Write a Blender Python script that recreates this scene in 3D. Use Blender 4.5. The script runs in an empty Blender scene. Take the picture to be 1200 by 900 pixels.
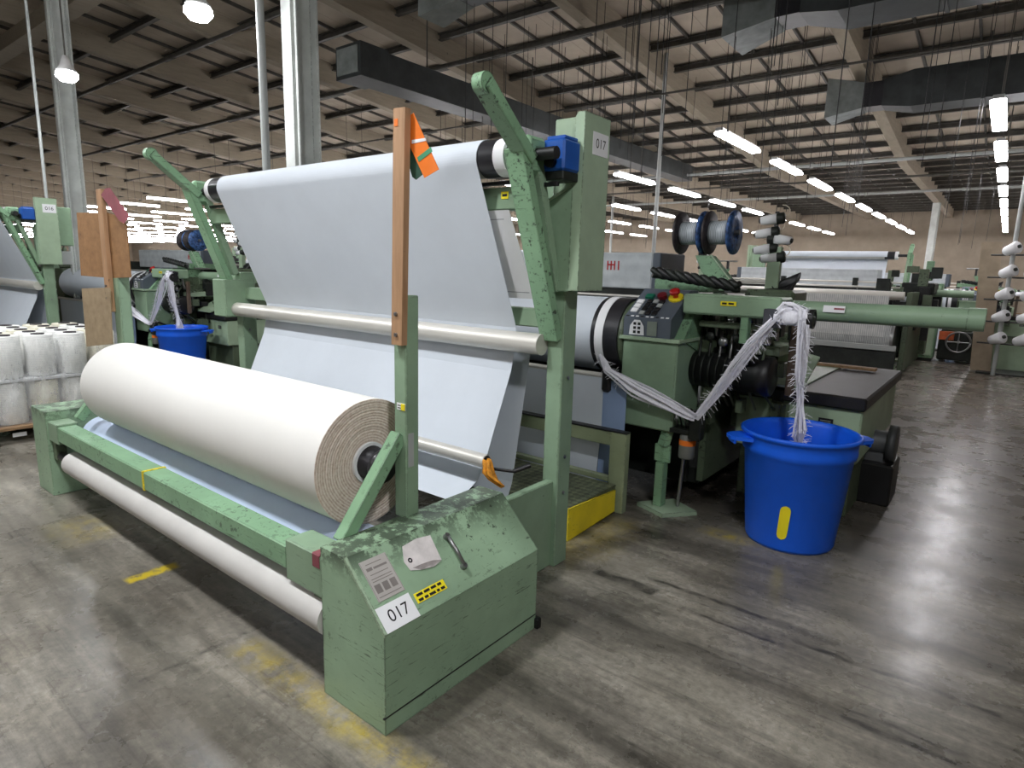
import bpy, math, random
from mathutils import Vector, Matrix
random.seed(11)
S = bpy.context.scene
COL = S.collection
V = Vector

# ------------------------------------------------------------------ camera
F, PITCH, ROLL, YAW = 726.1, .18277, .027225, .664244
fw = V((-math.sin(YAW)*math.cos(PITCH), math.cos(YAW)*math.cos(PITCH), -math.sin(PITCH)))
r0 = V((math.cos(YAW), math.sin(YAW), 0)); u0 = r0.cross(fw)
rr = r0*math.cos(ROLL) + u0*math.sin(ROLL); uu = u0*math.cos(ROLL) - r0*math.sin(ROLL)
cd = bpy.data.cameras.new('camera'); cam = bpy.data.objects.new('camera', cd); COL.objects.link(cam)
cd.sensor_fit = 'HORIZONTAL'; cd.sensor_width = 36; cd.lens = 36*F/1200; cd.clip_start = .05; cd.clip_end = 200
cam.matrix_world = Matrix(((rr.x, uu.x, -fw.x, 0), (rr.y, uu.y, -fw.y, 0), (rr.z, uu.z, -fw.z, 1.6), (0, 0, 0, 1)))
S.camera = cam

# ------------------------------------------------------------------ world and exposure
w = bpy.data.worlds.new('world'); S.world = w; w.use_nodes = True
w.node_tree.nodes['Background'].inputs[0].default_value = (.8, .85, .9, 1)
w.node_tree.nodes['Background'].inputs[1].default_value = .05
vs = S.view_settings; vs.view_transform = 'Standard'; vs.look = 'None'; vs.exposure = 0.45; vs.gamma = 1
TUBE_POWER = 29.0        # emission of the fluorescent tubes
BAY_POWER = 160.0         # emission of the round high-bay lamps

# ------------------------------------------------------------------ materials
def lin(c):
    return tuple((x/255/12.92 if x/255 <= .04045 else ((x/255+.055)/1.055)**2.4) for x in c) + (1,)

class NT:
    def __init__(s, name):
        s.m = bpy.data.materials.new(name); s.m.use_nodes = True
        s.t = s.m.node_tree; s.b = s.t.nodes['Principled BSDF']; s.tc = s.t.nodes.new('ShaderNodeTexCoord')
    def n(s, typ, **k):
        d = s.t.nodes.new('ShaderNode' + typ)
        for a, b in k.items():
            if a.startswith('i_'): d.inputs[int(a[2:]) if a[2:].isdigit() else a[2:].replace('_', ' ')].default_value = b
            else: setattr(d, a, b)
        return d
    def l(s, a, b): s.t.links.new(a, b)
    def noise(s, scale, detail=4, rough=.55, stretch=None, vec=None):
        d = s.n('TexNoise'); d.inputs['Scale'].default_value = scale; d.inputs['Detail'].default_value = detail
        d.inputs['Roughness'].default_value = rough
        src = vec or s.tc.outputs['Object']
        if stretch:
            mp = s.n('Mapping'); mp.inputs['Scale'].default_value = stretch; s.l(src, mp.inputs[0]); src = mp.outputs[0]
        s.l(src, d.inputs['Vector']); return d.outputs[0]
    def ramp(s, fac, stops):
        d = s.n('ValToRGB'); e = d.color_ramp.elements
        while len(e) < len(stops): e.new(.5)
        for i, (p, c) in enumerate(stops):
            e[i].position = p; e[i].color = c if len(c) == 4 else (c[0],)*3 + (1,)
        s.l(fac, d.inputs[0]); return d.outputs[0]
    def mix(s, fac, a, b, mode='MIX'):
        d = s.n('Mix', data_type='RGBA', blend_type=mode)
        for v, i in ((fac, 0), (a, 6), (b, 7)):
            if hasattr(v, 'links') or hasattr(v, 'is_linked'): s.l(v, d.inputs[i])
            else: d.inputs[i].default_value = v
        return d.outputs[2]
    def math(s, op, a, b=0.0):
        d = s.n('Math', operation=op)
        for i, v in enumerate((a, b)):
            if hasattr(v, 'is_linked'): s.l(v, d.inputs[i])
            else: d.inputs[i].default_value = v
        return d.outputs[0]
    def bump(s, h, strength=.3, dist=.01):
        d = s.n('Bump'); d.inputs['Strength'].default_value = strength; d.inputs['Distance'].default_value = dist
        s.l(h, d.inputs['Height']); s.l(d.outputs[0], s.b.inputs['Normal'])

def plain(name, col, rough=.5, metal=0, var=.12, scale=6, bump=0, spec=.5, stretch=None):
    t = NT(name); c = lin(col); n = t.noise(scale, 5, .6, stretch)
    d = tuple(x*(1-var*2) for x in c[:3]) + (1,); l = tuple(min(1, x*(1+var)) for x in c[:3]) + (1,)
    t.l(t.ramp(n, [(.3, d), (.7, l)]), t.b.inputs['Base Color'])
    t.b.inputs['Roughness'].default_value = rough; t.b.inputs['Metallic'].default_value = metal
    t.b.inputs['Specular IOR Level'].default_value = spec
    if bump: t.bump(t.noise(scale*8, 3), bump)
    return t.m

def paint(name, col, wear=.3, rough=.42, dark=(26, 25, 22), grime_z=None):
    """worn machine enamel: tonal drift, chips, scratches"""
    t = NT(name); c = lin(col)
    base = t.ramp(t.noise(3, 5, .6), [(.3, tuple(x*.8 for x in c[:3]) + (1,)), (.7, tuple(x*1.12 for x in c[:3]) + (1,))])
    chips = t.ramp(t.noise(34, 9, .74), [(.69-wear*.16, (0,)), (.73-wear*.16, (.9,))])
    zone = t.ramp(t.noise(2.2, 3), [(.42, (0,)), (.62, (1,))])
    m = t.mix(1.0, chips, zone, 'MULTIPLY')
    scr = t.ramp(t.noise(8, 8, .75, (1.0, 1.0, 12)), [(.64-wear*.08, (0,)), (.69-wear*.08, (.75,))])
    scr = t.mix(1.0, scr, t.ramp(t.noise(1.7, 3, .5), [(.48, (0,)), (.6, (1,))]), 'MULTIPLY')
    m = t.mix(1.0, m, scr, 'LIGHTEN')
    bv = t.n('Bevel', samples=4); bv.inputs['Radius'].default_value = .012
    ge = t.n('NewGeometry'); dt = t.n('VectorMath', operation='DOT_PRODUCT'); t.l(bv.outputs[0], dt.inputs[0]); t.l(ge.outputs['Normal'], dt.inputs[1])
    em = t.ramp(dt.outputs['Value'], [(.80, (1,)), (.97, (0,))])
    em = t.mix(1.0, em, t.ramp(t.noise(30, 6, .7), [(.46-wear*.12, (0,)), (.56-wear*.12, (.85,))]), 'MULTIPLY')
    m = t.mix(1.0, m, em, 'LIGHTEN')
    if grime_z:
        sp = t.n('SeparateXYZ'); t.l(t.tc.outputs['Object'], sp.inputs[0])
        mr = t.n('MapRange'); t.l(sp.outputs[2], mr.inputs[0])
        mr.inputs[1].default_value, mr.inputs[2].default_value = grime_z
        g = t.math('MULTIPLY', mr.outputs[0], t.ramp(t.noise(15, 9, .75), [(.45, (0,)), (.51, (1,))]))
        m = t.mix(1.0, m, g, 'LIGHTEN')
    t.l(t.mix(m, base, lin(dark)), t.b.inputs['Base Color'])
    t.b.inputs['Roughness'].default_value = rough
    t.bump(m, -.25, .002)
    return t.m

def emit(name, col, power):
    t = NT(name); t.b.inputs['Base Color'].default_value = (.9, .9, .9, 1)
    t.b.inputs['Emission Color'].default_value = col; t.b.inputs['Emission Strength'].default_value = power
    return t.m

def floor_mat():
    t = NT('worn_concrete')
    base = t.ramp(t.noise(1.3, 8, .62), [(.3, lin((118, 112, 101))), (.5, lin((144, 138, 126))), (.72, lin((172, 166, 154)))])
    fine = t.ramp(t.noise(26, 6, .7), [(.3, (.6,)), (.7, (1.2,))])
    c = t.mix(1.0, base, fine, 'MULTIPLY')
    str_ = t.ramp(t.noise(2.1, 7, .66, (.42, 2.6, 1)), [(.50, (1,)), (.64, (.66,)), (.75, (.45,))])
    st2 = t.ramp(t.noise(2.6, 9, .72, (.22, 1.5, 1)), [(.40, (1.08,)), (.52, (.66,)), (.64, (.34,))])
    c = t.mix(.9, c, t.mix(1.0, c, st2, 'MULTIPLY'))
    st3 = t.ramp(t.noise(5, 6, .7, (.35, 6, 1)), [(.56, (1,)), (.66, (.6,)), (.74, (.4,))])
    c = t.mix(.8, c, t.mix(1.0, c, st3, 'MULTIPLY'))
    blot = t.ramp(t.noise(.55, 4, .6), [(.42, (1,)), (.66, (.72,))])
    c = t.mix(1.0, c, str_, 'MULTIPLY'); c = t.mix(1.0, c, blot, 'MULTIPLY')
    speck = t.ramp(t.noise(60, 3, .6), [(.66, (1,)), (.72, (.5,))])
    c = t.mix(.8, c, t.mix(1.0, c, speck, 'MULTIPLY'))
    sp = t.n('SeparateXYZ'); t.l(t.tc.outputs['Object'], sp.inputs[0]); X, Y = sp.outputs[0], sp.outputs[1]
    wob = t.math('MULTIPLY', t.math('SUBTRACT', t.noise(7, 4), .5), .06)
    Xw, Yw = t.math('ADD', X, wob), t.math('ADD', Y, wob)
    def band(v, a, b, soft):
        mid, half = (a+b)/2, (b-a)/2
        d = t.math('ABSOLUTE', t.math('SUBTRACT', v, mid))
        mr = t.n('MapRange'); mr.inputs[1].default_value = half+soft; mr.inputs[2].default_value = half-soft
        t.l(d, mr.inputs[0]); return mr.outputs[0]
    def rect(x0, x1, y0, y1, soft=.012): return t.math('MULTIPLY', band(Xw, x0, x1, soft), band(Yw, y0, y1, soft))
    wear = t.ramp(t.noise(24, 6, .7), [(.34, (0,)), (.5, (1,))])
    wear2 = t.ramp(t.noise(9, 6, .75), [(.40, (0,)), (.66, (.8,))])
    yl = t.math('MULTIPLY', rect(-3.325, -3.25, 1.09, 1.33), wear)
    y2 = t.math('MULTIPLY', rect(-2.35, -1.2, 1.15, 1.235, .05), wear2)
    y3 = t.math('MULTIPLY', rect(-1.32, -1.0, 3.66, 3.76, .04), wear2)
    y4 = t.math('MULTIPLY', rect(-4.35, -3.95, 1.05, 1.3, .08), wear2)
    y5 = t.math('MULTIPLY', rect(-1.9, -1.6, 2.85, 3.5, .08), t.math('MULTIPLY', wear2, .4))
    under_loom = t.math('MULTIPLY', rect(-5.2, -.5, 3.95, 6.3, .35), t.ramp(t.noise(2, 5, .6), [(.3, (.55,)), (.6, (.95,))]))  # soft-edged, blotchy darker rectangle of floor under the loom
    c = t.mix(under_loom, c, lin((44, 40, 36)))
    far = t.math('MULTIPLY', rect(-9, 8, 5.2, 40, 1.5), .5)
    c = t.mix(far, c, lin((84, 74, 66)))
    ys = t.math('MAXIMUM', t.math('MAXIMUM', t.math('MAXIMUM', yl, y2), t.math('MULTIPLY', y4, .5)), t.math('MAXIMUM', y3, y5))
    c = t.mix(ys, c, lin((186, 164, 40)))
    mk = None
    for a in ((-2.428, -2.41, .78, 1.25), (-30, 8, 8.46, 8.49), (-1.56, -1.2, 2.73, 2.80), (-1.3, -.68, 2.875, 2.90),
              (-.5, .2, 2.77, 2.80), (-.28, .12, 2.37, 2.40), (-.3, .1, 2.44, 2.455), (-.95, -.6, 2.70, 2.715), (-.9, -.55, 2.45, 2.46), (-.2, .4, 2.0, 2.012)):
        k = rect(*a, soft=.008); mk = k if mk is None else t.math('MAXIMUM', mk, k)
    mk = t.math('MULTIPLY', mk, t.ramp(t.noise(13, 5, .7), [(.36, (0,)), (.55, (.85,))]))
    c = t.mix(mk, c, lin((38, 36, 33)))
    t.l(c, t.b.inputs['Base Color'])
    t.l(t.ramp(t.noise(3, 7, .65), [(.3, (.20,)), (.7, (.36,))]), t.b.inputs['Roughness'])
    t.b.inputs['Specular IOR Level'].default_value = .4
    t.bump(t.noise(40, 5, .6), .12, .004)
    return t.m

def deck_mat():
    t = NT('roof_deck_boards')
    c = t.ramp(t.noise(1.6, 6, .6), [(.3, lin((164, 152, 137))), (.7, lin((184, 171, 154)))])
    sp = t.n('SeparateXYZ'); t.l(t.tc.outputs['Object'], sp.inputs[0])
    fr = t.math('FRACT', t.math('MULTIPLY', sp.outputs[0], 1/.6))
    ln = t.ramp(fr, [(0, (.55,)), (.03, (1,))])
    t.l(t.mix(1.0, c, ln, 'MULTIPLY'), t.b.inputs['Base Color']); t.b.inputs['Roughness'].default_value = .9
    return t.m

def wood_mat(name, a, b, stretch, rough=.65):
    t = NT(name)
    c = t.ramp(t.noise(6, 8, .65, stretch), [(.3, lin(a)), (.7, lin(b))])
    k = t.ramp(t.noise(14, 3), [(.70, (1,)), (.76, (.45,))])
    t.l(t.mix(1.0, c, k, 'MULTIPLY'), t.b.inputs['Base Color']); t.b.inputs['Roughness'].default_value = rough
    t.bump(t.noise(10, 6, .6, stretch), .2, .003)
    return t.m

def stripes(name, a, b, axis, freq, rough=.6, amt=.5):
    """fine threads or laps along one object axis"""
    t = NT(name); sp = t.n('SeparateXYZ'); t.l(t.tc.outputs['Object'], sp.inputs[0])
    s = t.math('SINE', t.math('MULTIPLY', sp.outputs[axis], freq))
    f = t.math('ADD', t.math('MULTIPLY', s, amt*.5), t.noise(9, 5))
    t.l(t.ramp(f, [(.25, lin(a)), (.75, lin(b))]), t.b.inputs['Base Color']); t.b.inputs['Roughness'].default_value = rough
    return t.m

def roll_end_mat():
    t = NT('fabric_roll_edge'); sp = t.n('SeparateXYZ'); t.l(t.tc.outputs['Object'], sp.inputs[0])
    y, z = sp.outputs[1], sp.outputs[2]
    rad = t.math('SQRT', t.math('ADD', t.math('MULTIPLY', y, y), t.math('MULTIPLY', z, z)))
    rad = t.math('ADD', rad, t.math('MULTIPLY', t.noise(9, 3), .012))
    s = t.math('SINE', t.math('MULTIPLY', rad, 560))
    f = t.math('ADD', t.math('MULTIPLY', s, .16), t.noise(70, 6, .7, (1, 1, 1)))
    c = t.ramp(f, [(.2, lin((184, 158, 140))), (.5, lin((222, 205, 191))), (.8, lin((243, 234, 224)))])
    t.l(c, t.b.inputs['Base Color']); t.b.inputs['Roughness'].default_value = .9
    t.bump(f, .5, .006)
    return t.m

def film_mat():
    t = NT('clear_stretch_film'); t.b.inputs['Base Color'].default_value = (.9, .9, .92, 1)
    t.b.inputs['Roughness'].default_value = .22
    n = t.noise(5, 6, .7, (1, 1, .35))
    t.l(t.ramp(n, [(.4, (.06,)), (.72, (.5,))]), t.b.inputs['Alpha'])
    t.bump(n, .6, .03)
    return t.m

def diamond_mat():
    t = NT('diamond_plate'); mp = t.n('Mapping'); mp.inputs['Scale'].default_value = (28, 28, 28); mp.inputs['Rotation'].default_value = (0, 0, .785)
    t.l(t.tc.outputs['Object'], mp.inputs[0]); ck = t.n('TexChecker'); ck.inputs['Scale'].default_value = 1
    t.l(mp.outputs[0], ck.inputs[0])
    c = t.mix(ck.outputs[1], lin((104, 112, 88)), lin((138, 146, 116)))
    d = t.ramp(t.noise(12, 6, .7), [(.35, (.35,)), (.6, (1,))])
    t.l(t.mix(1.0, c, d, 'MULTIPLY'), t.b.inputs['Base Color']); t.b.inputs['Roughness'].default_value = .45; t.b.inputs['Metallic'].default_value = .3
    t.bump(ck.outputs[1], .5, .003)
    return t.m

G = paint('green_enamel', (139, 165, 137), .35)
GH = paint('green_enamel_housing', (147, 175, 145), .65, grime_z=(.5, .62))
GP = paint('green_enamel_pale', (160, 182, 154), .15)
GL = paint('green_enamel_loom_oily', (128, 164, 130), .9, dark=(30, 32, 26))
GW = paint('green_enamel_heavily_worn', (136, 174, 138), .8)
GS = paint('olive_enamel_step', (150, 162, 128), .2)
GO = paint('olive_enamel_oily', (92, 106, 84), .9, dark=(24, 25, 22))
GD = plain('dark_oily_iron', (40, 44, 40), .5, .3, .3)
YEL = paint('yellow_enamel', (250, 226, 44), .4)
WEB = plain('white_woven_fabric', (205, 212, 220), .8, var=.03, scale=2, bump=.05)
WEBR = plain('white_fabric_roll_face', (226, 225, 220), .85, var=.02, scale=2, bump=.04)
BLUEC = plain('pale_blue_drum_cloth', (206, 220, 246), .8, var=.04, scale=3)
BLUEG = plain('blue_grey_backed_fabric', (150, 172, 208), .8, var=.06, scale=2)
ROLLEND = roll_end_mat()
PIPE = plain('dull_aluminium_tube', (214, 211, 203), .42, .35, .06, 3, stretch=(.5, 4, 4))
WTUBE = plain('off_white_card_tube', (198, 196, 192), .7, var=.04)
BLK = plain('black_rubber_and_paint', (26, 26, 28), .45, var=.3)
BLKW = plain('black_wrap_film', (40, 40, 44), .3, var=.2)
STEEL = plain('bare_steel', (150, 150, 150), .32, .8, .15)
GREY = plain('slate_grey_control_box', (86, 94, 104), .45, var=.06)
LGREY = plain('light_grey_panel', (170, 174, 172), .5, var=.05)
BLUE = plain('blue_gear_motor', (24, 84, 170), .4, var=.1)
BIN = plain('blue_bin_plastic', (20, 100, 236), .42, var=.06, scale=3)
WOODS = wood_mat('brown_stick_wood', (150, 114, 82), (182, 144, 108), (7, 7, .6))
CARD = wood_mat('brown_hardboard', (128, 92, 56), (156, 116, 74), (2, 2, 3), .85)
CARD2 = wood_mat('grey_brown_cardboard', (140, 120, 92), (164, 144, 114), (2, 2, 3), .85)
PALW = wood_mat('pallet_wood', (110, 84, 58), (160, 128, 94), (3, 1, 8))
ORANGE = plain('orange_tag_card', (240, 122, 30), .6, var=.05)
DGREEN = plain('dark_green_tag_card', (42, 84, 66), .6)
TEAL = plain('green_tag_stripe', (70, 150, 110), .6)
WHITE = plain('white_paper', (232, 233, 235), .7, var=.02)
INK = plain('black_ink', (18, 18, 20), .7, var=.0)
REDC = plain('faded_red_card', (146, 78, 86), .7)
RED = plain('red_button', (190, 30, 30), .4)
LYEL = plain('yellow_label', (240, 222, 30), .6, var=.03)
PLATE = plain('grey_name_plate', (178, 173, 168), .45, 0, .06)
TAPE = plain('white_waste_fibre', (240, 240, 248), .8, var=.06, scale=40, stretch=(3, 3, 1))
YARN = stripes('silver_white_yarn', (206, 208, 206), (238, 238, 234), 2, 420, .45, .25)
YARNC = stripes('cream_yarn', (196, 192, 170), (228, 224, 206), 2, 420, .45, .25)
WIRE = stripes('silver_wire_winding', (140, 150, 156), (210, 216, 220), 0, 500, .35, .5)
WARP = stripes('grey_warp_threads', (140, 142, 142), (196, 198, 196), 0, 260, .6, .6)
WARPY = stripes('pale_warp_threads', (176, 178, 178), (214, 214, 210), 0, 200, .6, .5)
HARN = stripes('grey_harness_cover', (172, 178, 182), (200, 206, 208), 2, 60, .5, .15)
RFLANGE = plain('blue_flange', (70, 104, 160), .4, .3, .5, 30)
DFLANGE = plain('dark_flange', (58, 52, 54), .5, .3, .4, 20)
FILM = film_mat()
DIAM = diamond_mat()
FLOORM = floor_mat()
DECK = deck_mat()
WALLM = plain('tan_block_wall', (152, 140, 124), .85, var=.08, scale=2)
GIRD = wood_mat('laminated_girder', (138, 128, 112), (156, 145, 127), (2, .4, 4), .9)
JOIST = plain('dark_steel_joist', (80, 77, 71), .6, .2, .2)
WCOL = paint('white_column_paint', (206, 210, 206), .15)
DUCT = plain('dark_galvanised_duct', (60, 64, 64), .5, .4, .2, 3)
DUCTL = plain('grey_duct_mouth', (132, 138, 136), .5, .3, .15)
TUBEM = emit('lit_fluorescent_tube', (1, .97, 1, 1), TUBE_POWER)
BAYM = emit('lit_high_bay_lens', (.95, .97, 1, 1), BAY_POWER)
LAMPB = plain('white_lamp_tray', (220, 220, 220), .5)
RAG = plain('orange_frayed_strap', (214, 142, 36), .8, var=.3, scale=30)
TAN = plain('tan_board', (160, 144, 122), .7, var=.1)

# ------------------------------------------------------------------ mesh builder
class MB:
    def __init__(s): s.v, s.f, s.mi, s.sm, s.m = [], [], [], [], 0
    def add(s, vs, fs, smooth=False):
        b = len(s.v); s.v += [V(p) for p in vs]
        for f in fs: s.f.append([i+b for i in f]); s.mi.append(s.m); s.sm.append(smooth)
        return s
    def obox(s, c, ax, h, ch=.003):
        c = V(c); ex, ey, ez = [V(a).normalized() for a in ax]; ch = min(ch, min(h)*.45)
        vs, idx = [], {}
        for x in (-1, 1):
            for y in (-1, 1):
                for z in (-1, 1):
                    for k in range(3):
                        d = [h[0], h[1], h[2]]
                        for q in range(3):
                            if q != k: d[q] -= ch
                        idx[(x, y, z, k)] = len(vs); vs.append(c + ex*x*d[0] + ey*y*d[1] + ez*z*d[2])
        fs = []
        for k in range(3):
            a, b = [(1, 2), (2, 0), (0, 1)][k]
            for sg in (-1, 1):
                q = []
                for (p1, p2) in ((-1, -1), (1, -1), (1, 1), (-1, 1)):
                    t = [0, 0, 0]; t[k] = sg; t[a] = p1; t[b] = p2; q.append(idx[(*t, k)])
                fs.append(q if sg > 0 else q[::-1])
        if ch > 0:
            for k in range(3):
                a, b = [(1, 2), (2, 0), (0, 1)][k]
                for s1 in (-1, 1):
                    for s2 in (-1, 1):
                        def key(e, face):
                            t = [0, 0, 0]; t[k] = e; t[a] = s1; t[b] = s2; return idx[(*t, face)]
                        q = [key(-1, a), key(1, a), key(1, b), key(-1, b)]
                        fs.append(q if s1*s2 < 0 else q[::-1])
            for x in (-1, 1):
                for y in (-1, 1):
                    for z in (-1, 1):
                        q = [idx[(x, y, z, 0)], idx[(x, y, z, 1)], idx[(x, y, z, 2)]]
                        fs.append(q if x*y*z > 0 else q[::-1])
        return s.add(vs, fs)
    def box(s, x0, x1, y0, y1, z0, z1, ch=.004):
        return s.obox(((x0+x1)/2, (y0+y1)/2, (z0+z1)/2), ((1, 0, 0), (0, 1, 0), (0, 0, 1)), ((x1-x0)/2, (y1-y0)/2, (z1-z0)/2), ch)
    def bar(s, p, q, w_, h, up=(0, 0, 1), ch=.003):
        p, q = V(p), V(q); ez = (q-p).normalized(); up = V(up)
        if abs(ez.dot(up)) > .98: up = V((1, 0, 0))
        ex = up.cross(ez).normalized(); ey = ez.cross(ex)
        return s.obox((p+q)/2, (ex, ey, ez), (w_/2, h/2, (q-p).length/2), ch)
    def frame(s, d):
        d = V(d).normalized(); a = V((0, 0, 1)) if abs(d.z) < .9 else V((1, 0, 0))
        x = a.cross(d).normalized(); return x, d.cross(x), d
    def lathe(s, p, d, prof, n=24, smooth=True):
        p = V(p); x, y, d = s.frame(d); vs, fs = [], []
        for t, r in prof:
            for k in range(n):
                a = 2*math.pi*k/n; vs.append(p + d*t + (x*math.cos(a) + y*math.sin(a))*r)
        for i in range(len(prof)-1):
            for k in range(n):
                k2 = (k+1) % n; fs.append([i*n+k, i*n+k2, (i+1)*n+k2, (i+1)*n+k])
        return s.add(vs, fs, smooth)
    def disc(s, p, d, r, n=24):
        p = V(p); x, y, d = s.frame(d)
        return s.add([p + (x*math.cos(2*math.pi*k/n) + y*math.sin(2*math.pi*k/n))*r for k in range(n)], [list(range(n))])
    def cyl(s, p, q, r, r2=None, n=20):
        p, q = V(p), V(q); d = q-p; L = d.length; r2 = r if r2 is None else r2
        s.lathe(p, d, [(0, r), (L, r2)], n); s.disc(p, -d, r, n); return s.disc(q, d, r2, n)
    def pipe(s, p, q, r, ri, n=28):
        p, q = V(p), V(q); d = q-p; L = d.length
        s.lathe(p, d, [(0, r), (L, r)], n); s.lathe(p, d, [(L, ri), (0, ri)], n)
        s.lathe(p, d, [(0, ri), (0, r)], n, False); return s.lathe(p, d, [(L, r), (L, ri)], n, False)
    def tube(s, pts, r, n=7):
        pts = [V(p) for p in pts]; vs, fs = [], []; px = None
        for i, p in enumerate(pts):
            d = (pts[min(i+1, len(pts)-1)] - pts[max(i-1, 0)]).normalized()
            if px is None: px = s.frame(d)[0]
            px = (px - d*px.dot(d)).normalized(); py = d.cross(px); R = r[i] if isinstance(r, (list, tuple)) else r
            for k in range(n):
                a = 2*math.pi*k/n; vs.append(p + (px*math.cos(a) + py*math.sin(a))*R)
        for i in range(len(pts)-1):
            for k in range(n): fs.append([i*n+k, i*n+(k+1) % n, (i+1)*n+(k+1) % n, (i+1)*n+k])
        s.add(vs, fs, True); m = (len(pts)-1)*n
        b = len(s.v)-len(vs)
        for f in (list(range(n))[::-1], [m+k for k in range(n)]): s.f.append([i+b for i in f]); s.mi.append(s.m); s.sm.append(False)
        return s
    def prism(s, poly, vec):
        """polygon (3D points) pushed along vec"""
        poly = [V(p) for p in poly]; vec = V(vec); n = len(poly)
        nr = V((0, 0, 0))
        for i in range(n): nr += (poly[i]-poly[0]).cross(poly[(i+1) % n]-poly[0])
        if nr.dot(vec) > 0: poly = poly[::-1]
        vs = poly + [p+vec for p in poly]
        return s.add(vs, [list(range(n)), [n+i for i in range(n)][::-1]] + [[i, n+i, n+(i+1) % n, (i+1) % n] for i in range(n)])
    def yz(s, prof, x0, x1): return s.prism([(x0, y, z) for y, z in prof], (x1-x0, 0, 0))
    def sheet(s, prof, x0, x1, t=.002, nx=1):
        """cloth: a (y,z) path swept along x, t thick"""
        P = [V((0, y, z)) for y, z in prof]; a, b = [], []
        for i, p in enumerate(P):
            d = (P[min(i+1, len(P)-1)] - P[max(i-1, 0)]).normalized(); nn = V((0, -d.z, d.y))*t/2
            a.append(p+nn); b.append(p-nn)
        loop = a + b[::-1]; n = len(loop); m = len(P)
        vs = [V((x, p.y, p.z)) for x in (x0, x1) for p in loop]
        fs = [[i, (i+1) % n, n+(i+1) % n, n+i] for i in range(n)]
        fs += [[i, n-1-i, n-2-i, i+1][::-1] for i in range(m-1)] + [[n+i, 2*n-1-i, 2*n-2-i, n+i+1] for i in range(m-1)]
        return s.add(vs, fs)
    def ribbon(s, pts, wd, nrm, t=.003):
        pts = [V(p) for p in pts]; vs, fs = [], []
        for i, p in enumerate(pts):
            d = (pts[min(i+1, len(pts)-1)] - pts[max(i-1, 0)]).normalized(); nn = V(nrm(i) if callable(nrm) else nrm)
            nn = (nn - d*nn.dot(d)).normalized(); sd = d.cross(nn); W = wd[i] if isinstance(wd, (list, tuple)) else wd
            vs += [p+sd*W/2+nn*t/2, p-sd*W/2+nn*t/2, p-sd*W/2-nn*t/2, p+sd*W/2-nn*t/2]
        for i in range(len(pts)-1):
            for k in range(4): fs.append([4*i+k, 4*i+(k+1) % 4, 4*i+4+(k+1) % 4, 4*i+4+k])
        m = 4*(len(pts)-1); fs += [[3, 2, 1, 0], [m, m+1, m+2, m+3]]
        return s.add(vs, fs)
    def mesh(s, name, mats, org=(0, 0, 0)):
        o = V(org); me = bpy.data.meshes.new(name); me.from_pydata([p-o for p in s.v], [], s.f)
        for m in (mats if isinstance(mats, (list, tuple)) else [mats]): me.materials.append(m)
        me.polygons.foreach_set('material_index', s.mi); me.polygons.foreach_set('use_smooth', s.sm); me.update()
        return me
    def done(s, name, mats, parent=None, org=None, kind=None, label=None):
        og = ORG.get(parent.name, V((0, 0, 0))) if parent else V(org or (0, 0, 0))
        o = bpy.data.objects.new(name, s.mesh(name, mats, og)); COL.objects.link(o)
        if parent: o.parent = parent; ORG[o.name] = og
        else: o.location = og
        if kind: o['kind'] = kind
        if label: o['label'] = label
        return o

ORG = {}
def tag(o, label, cat, group=None):
    o['label'] = label; o['category'] = cat
    if group: o['group'] = group
    return o
def thing(name, label, cat, loc, group=None):
    o = bpy.data.objects.new(name, None); COL.objects.link(o); o.location = loc; o.empty_display_size = .1
    ORG[o.name] = V(loc); return tag(o, label, cat, group)
def kids(o): return KIDS.get(o.name, [])
KIDS = {}
def index_kids():
    KIDS.clear()
    for o in COL.objects:
        if o.parent: KIDS.setdefault(o.parent.name, []).append(o)
def copy_tree(o, loc=None, rot=None, label=None, parent=None):
    c = o.copy(); COL.objects.link(c)
    if parent: c.parent = parent
    if loc is not None: c.location = loc
    if rot is not None: c.rotation_euler = (0, 0, rot)
    if label: c['label'] = label
    for k in kids(o): copy_tree(k, parent=c)
    return c

def lettering(txt, size):
    cu = bpy.data.curves.new('lettering', 'FONT'); cu.body = txt; cu.size = size; cu.align_x = 'CENTER'; cu.align_y = 'CENTER'
    ob = bpy.data.objects.new('lettering_tmp', cu); COL.objects.link(ob); bpy.context.view_layer.update()
    me = ob.to_mesh(); vs = [v.co.copy() for v in me.vertices]; fs = [list(p.vertices) for p in me.polygons]
    ob.to_mesh_clear(); bpy.data.objects.remove(ob); bpy.data.curves.remove(cu); return vs, fs
def decal(mb, c, u, v, w_, h, t=.002, texts=(), bars=(), m_bg=0, m_ink=1):
    """flat printed plate: centre c, unit axes u (right) and v (up); texts (txt,size,x,y); bars (x0,x1,y0,y1)"""
    c, u, v = V(c), V(u).normalized(), V(v).normalized(); nn = u.cross(v); mb.m = m_bg
    mb.obox(c+nn*t/2, (u, v, nn), (w_/2, h/2, t/2), .0004); mb.m = m_ink; z = nn*(t+.0006)
    for txt, size, x, y in texts:
        vs, fs = lettering(txt, size); mb.add([c+u*(p.x+x)+v*(p.y+y)+z for p in vs], fs)
    for x0, x1, y0, y1 in bars:
        mb.add([c+u*a+v*b+z for a, b in ((x0, y0), (x1, y0), (x1, y1), (x0, y1))], [[0, 1, 2, 3]])
    mb.m = m_bg; return mb
ORD = ['first', 'second', 'third', 'fourth', 'fifth', 'sixth', 'seventh', 'eighth', 'ninth', 'tenth', 'eleventh', 'twelfth', 'thirteenth', 'fourteenth', 'fifteenth', 'sixteenth', 'seventeenth', 'eighteenth', 'nineteenth'] + ['twentieth'] + ['twenty-'+q for q in ('first', 'second', 'third', 'fourth', 'fifth', 'sixth', 'seventh', 'eighth', 'ninth')]

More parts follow.
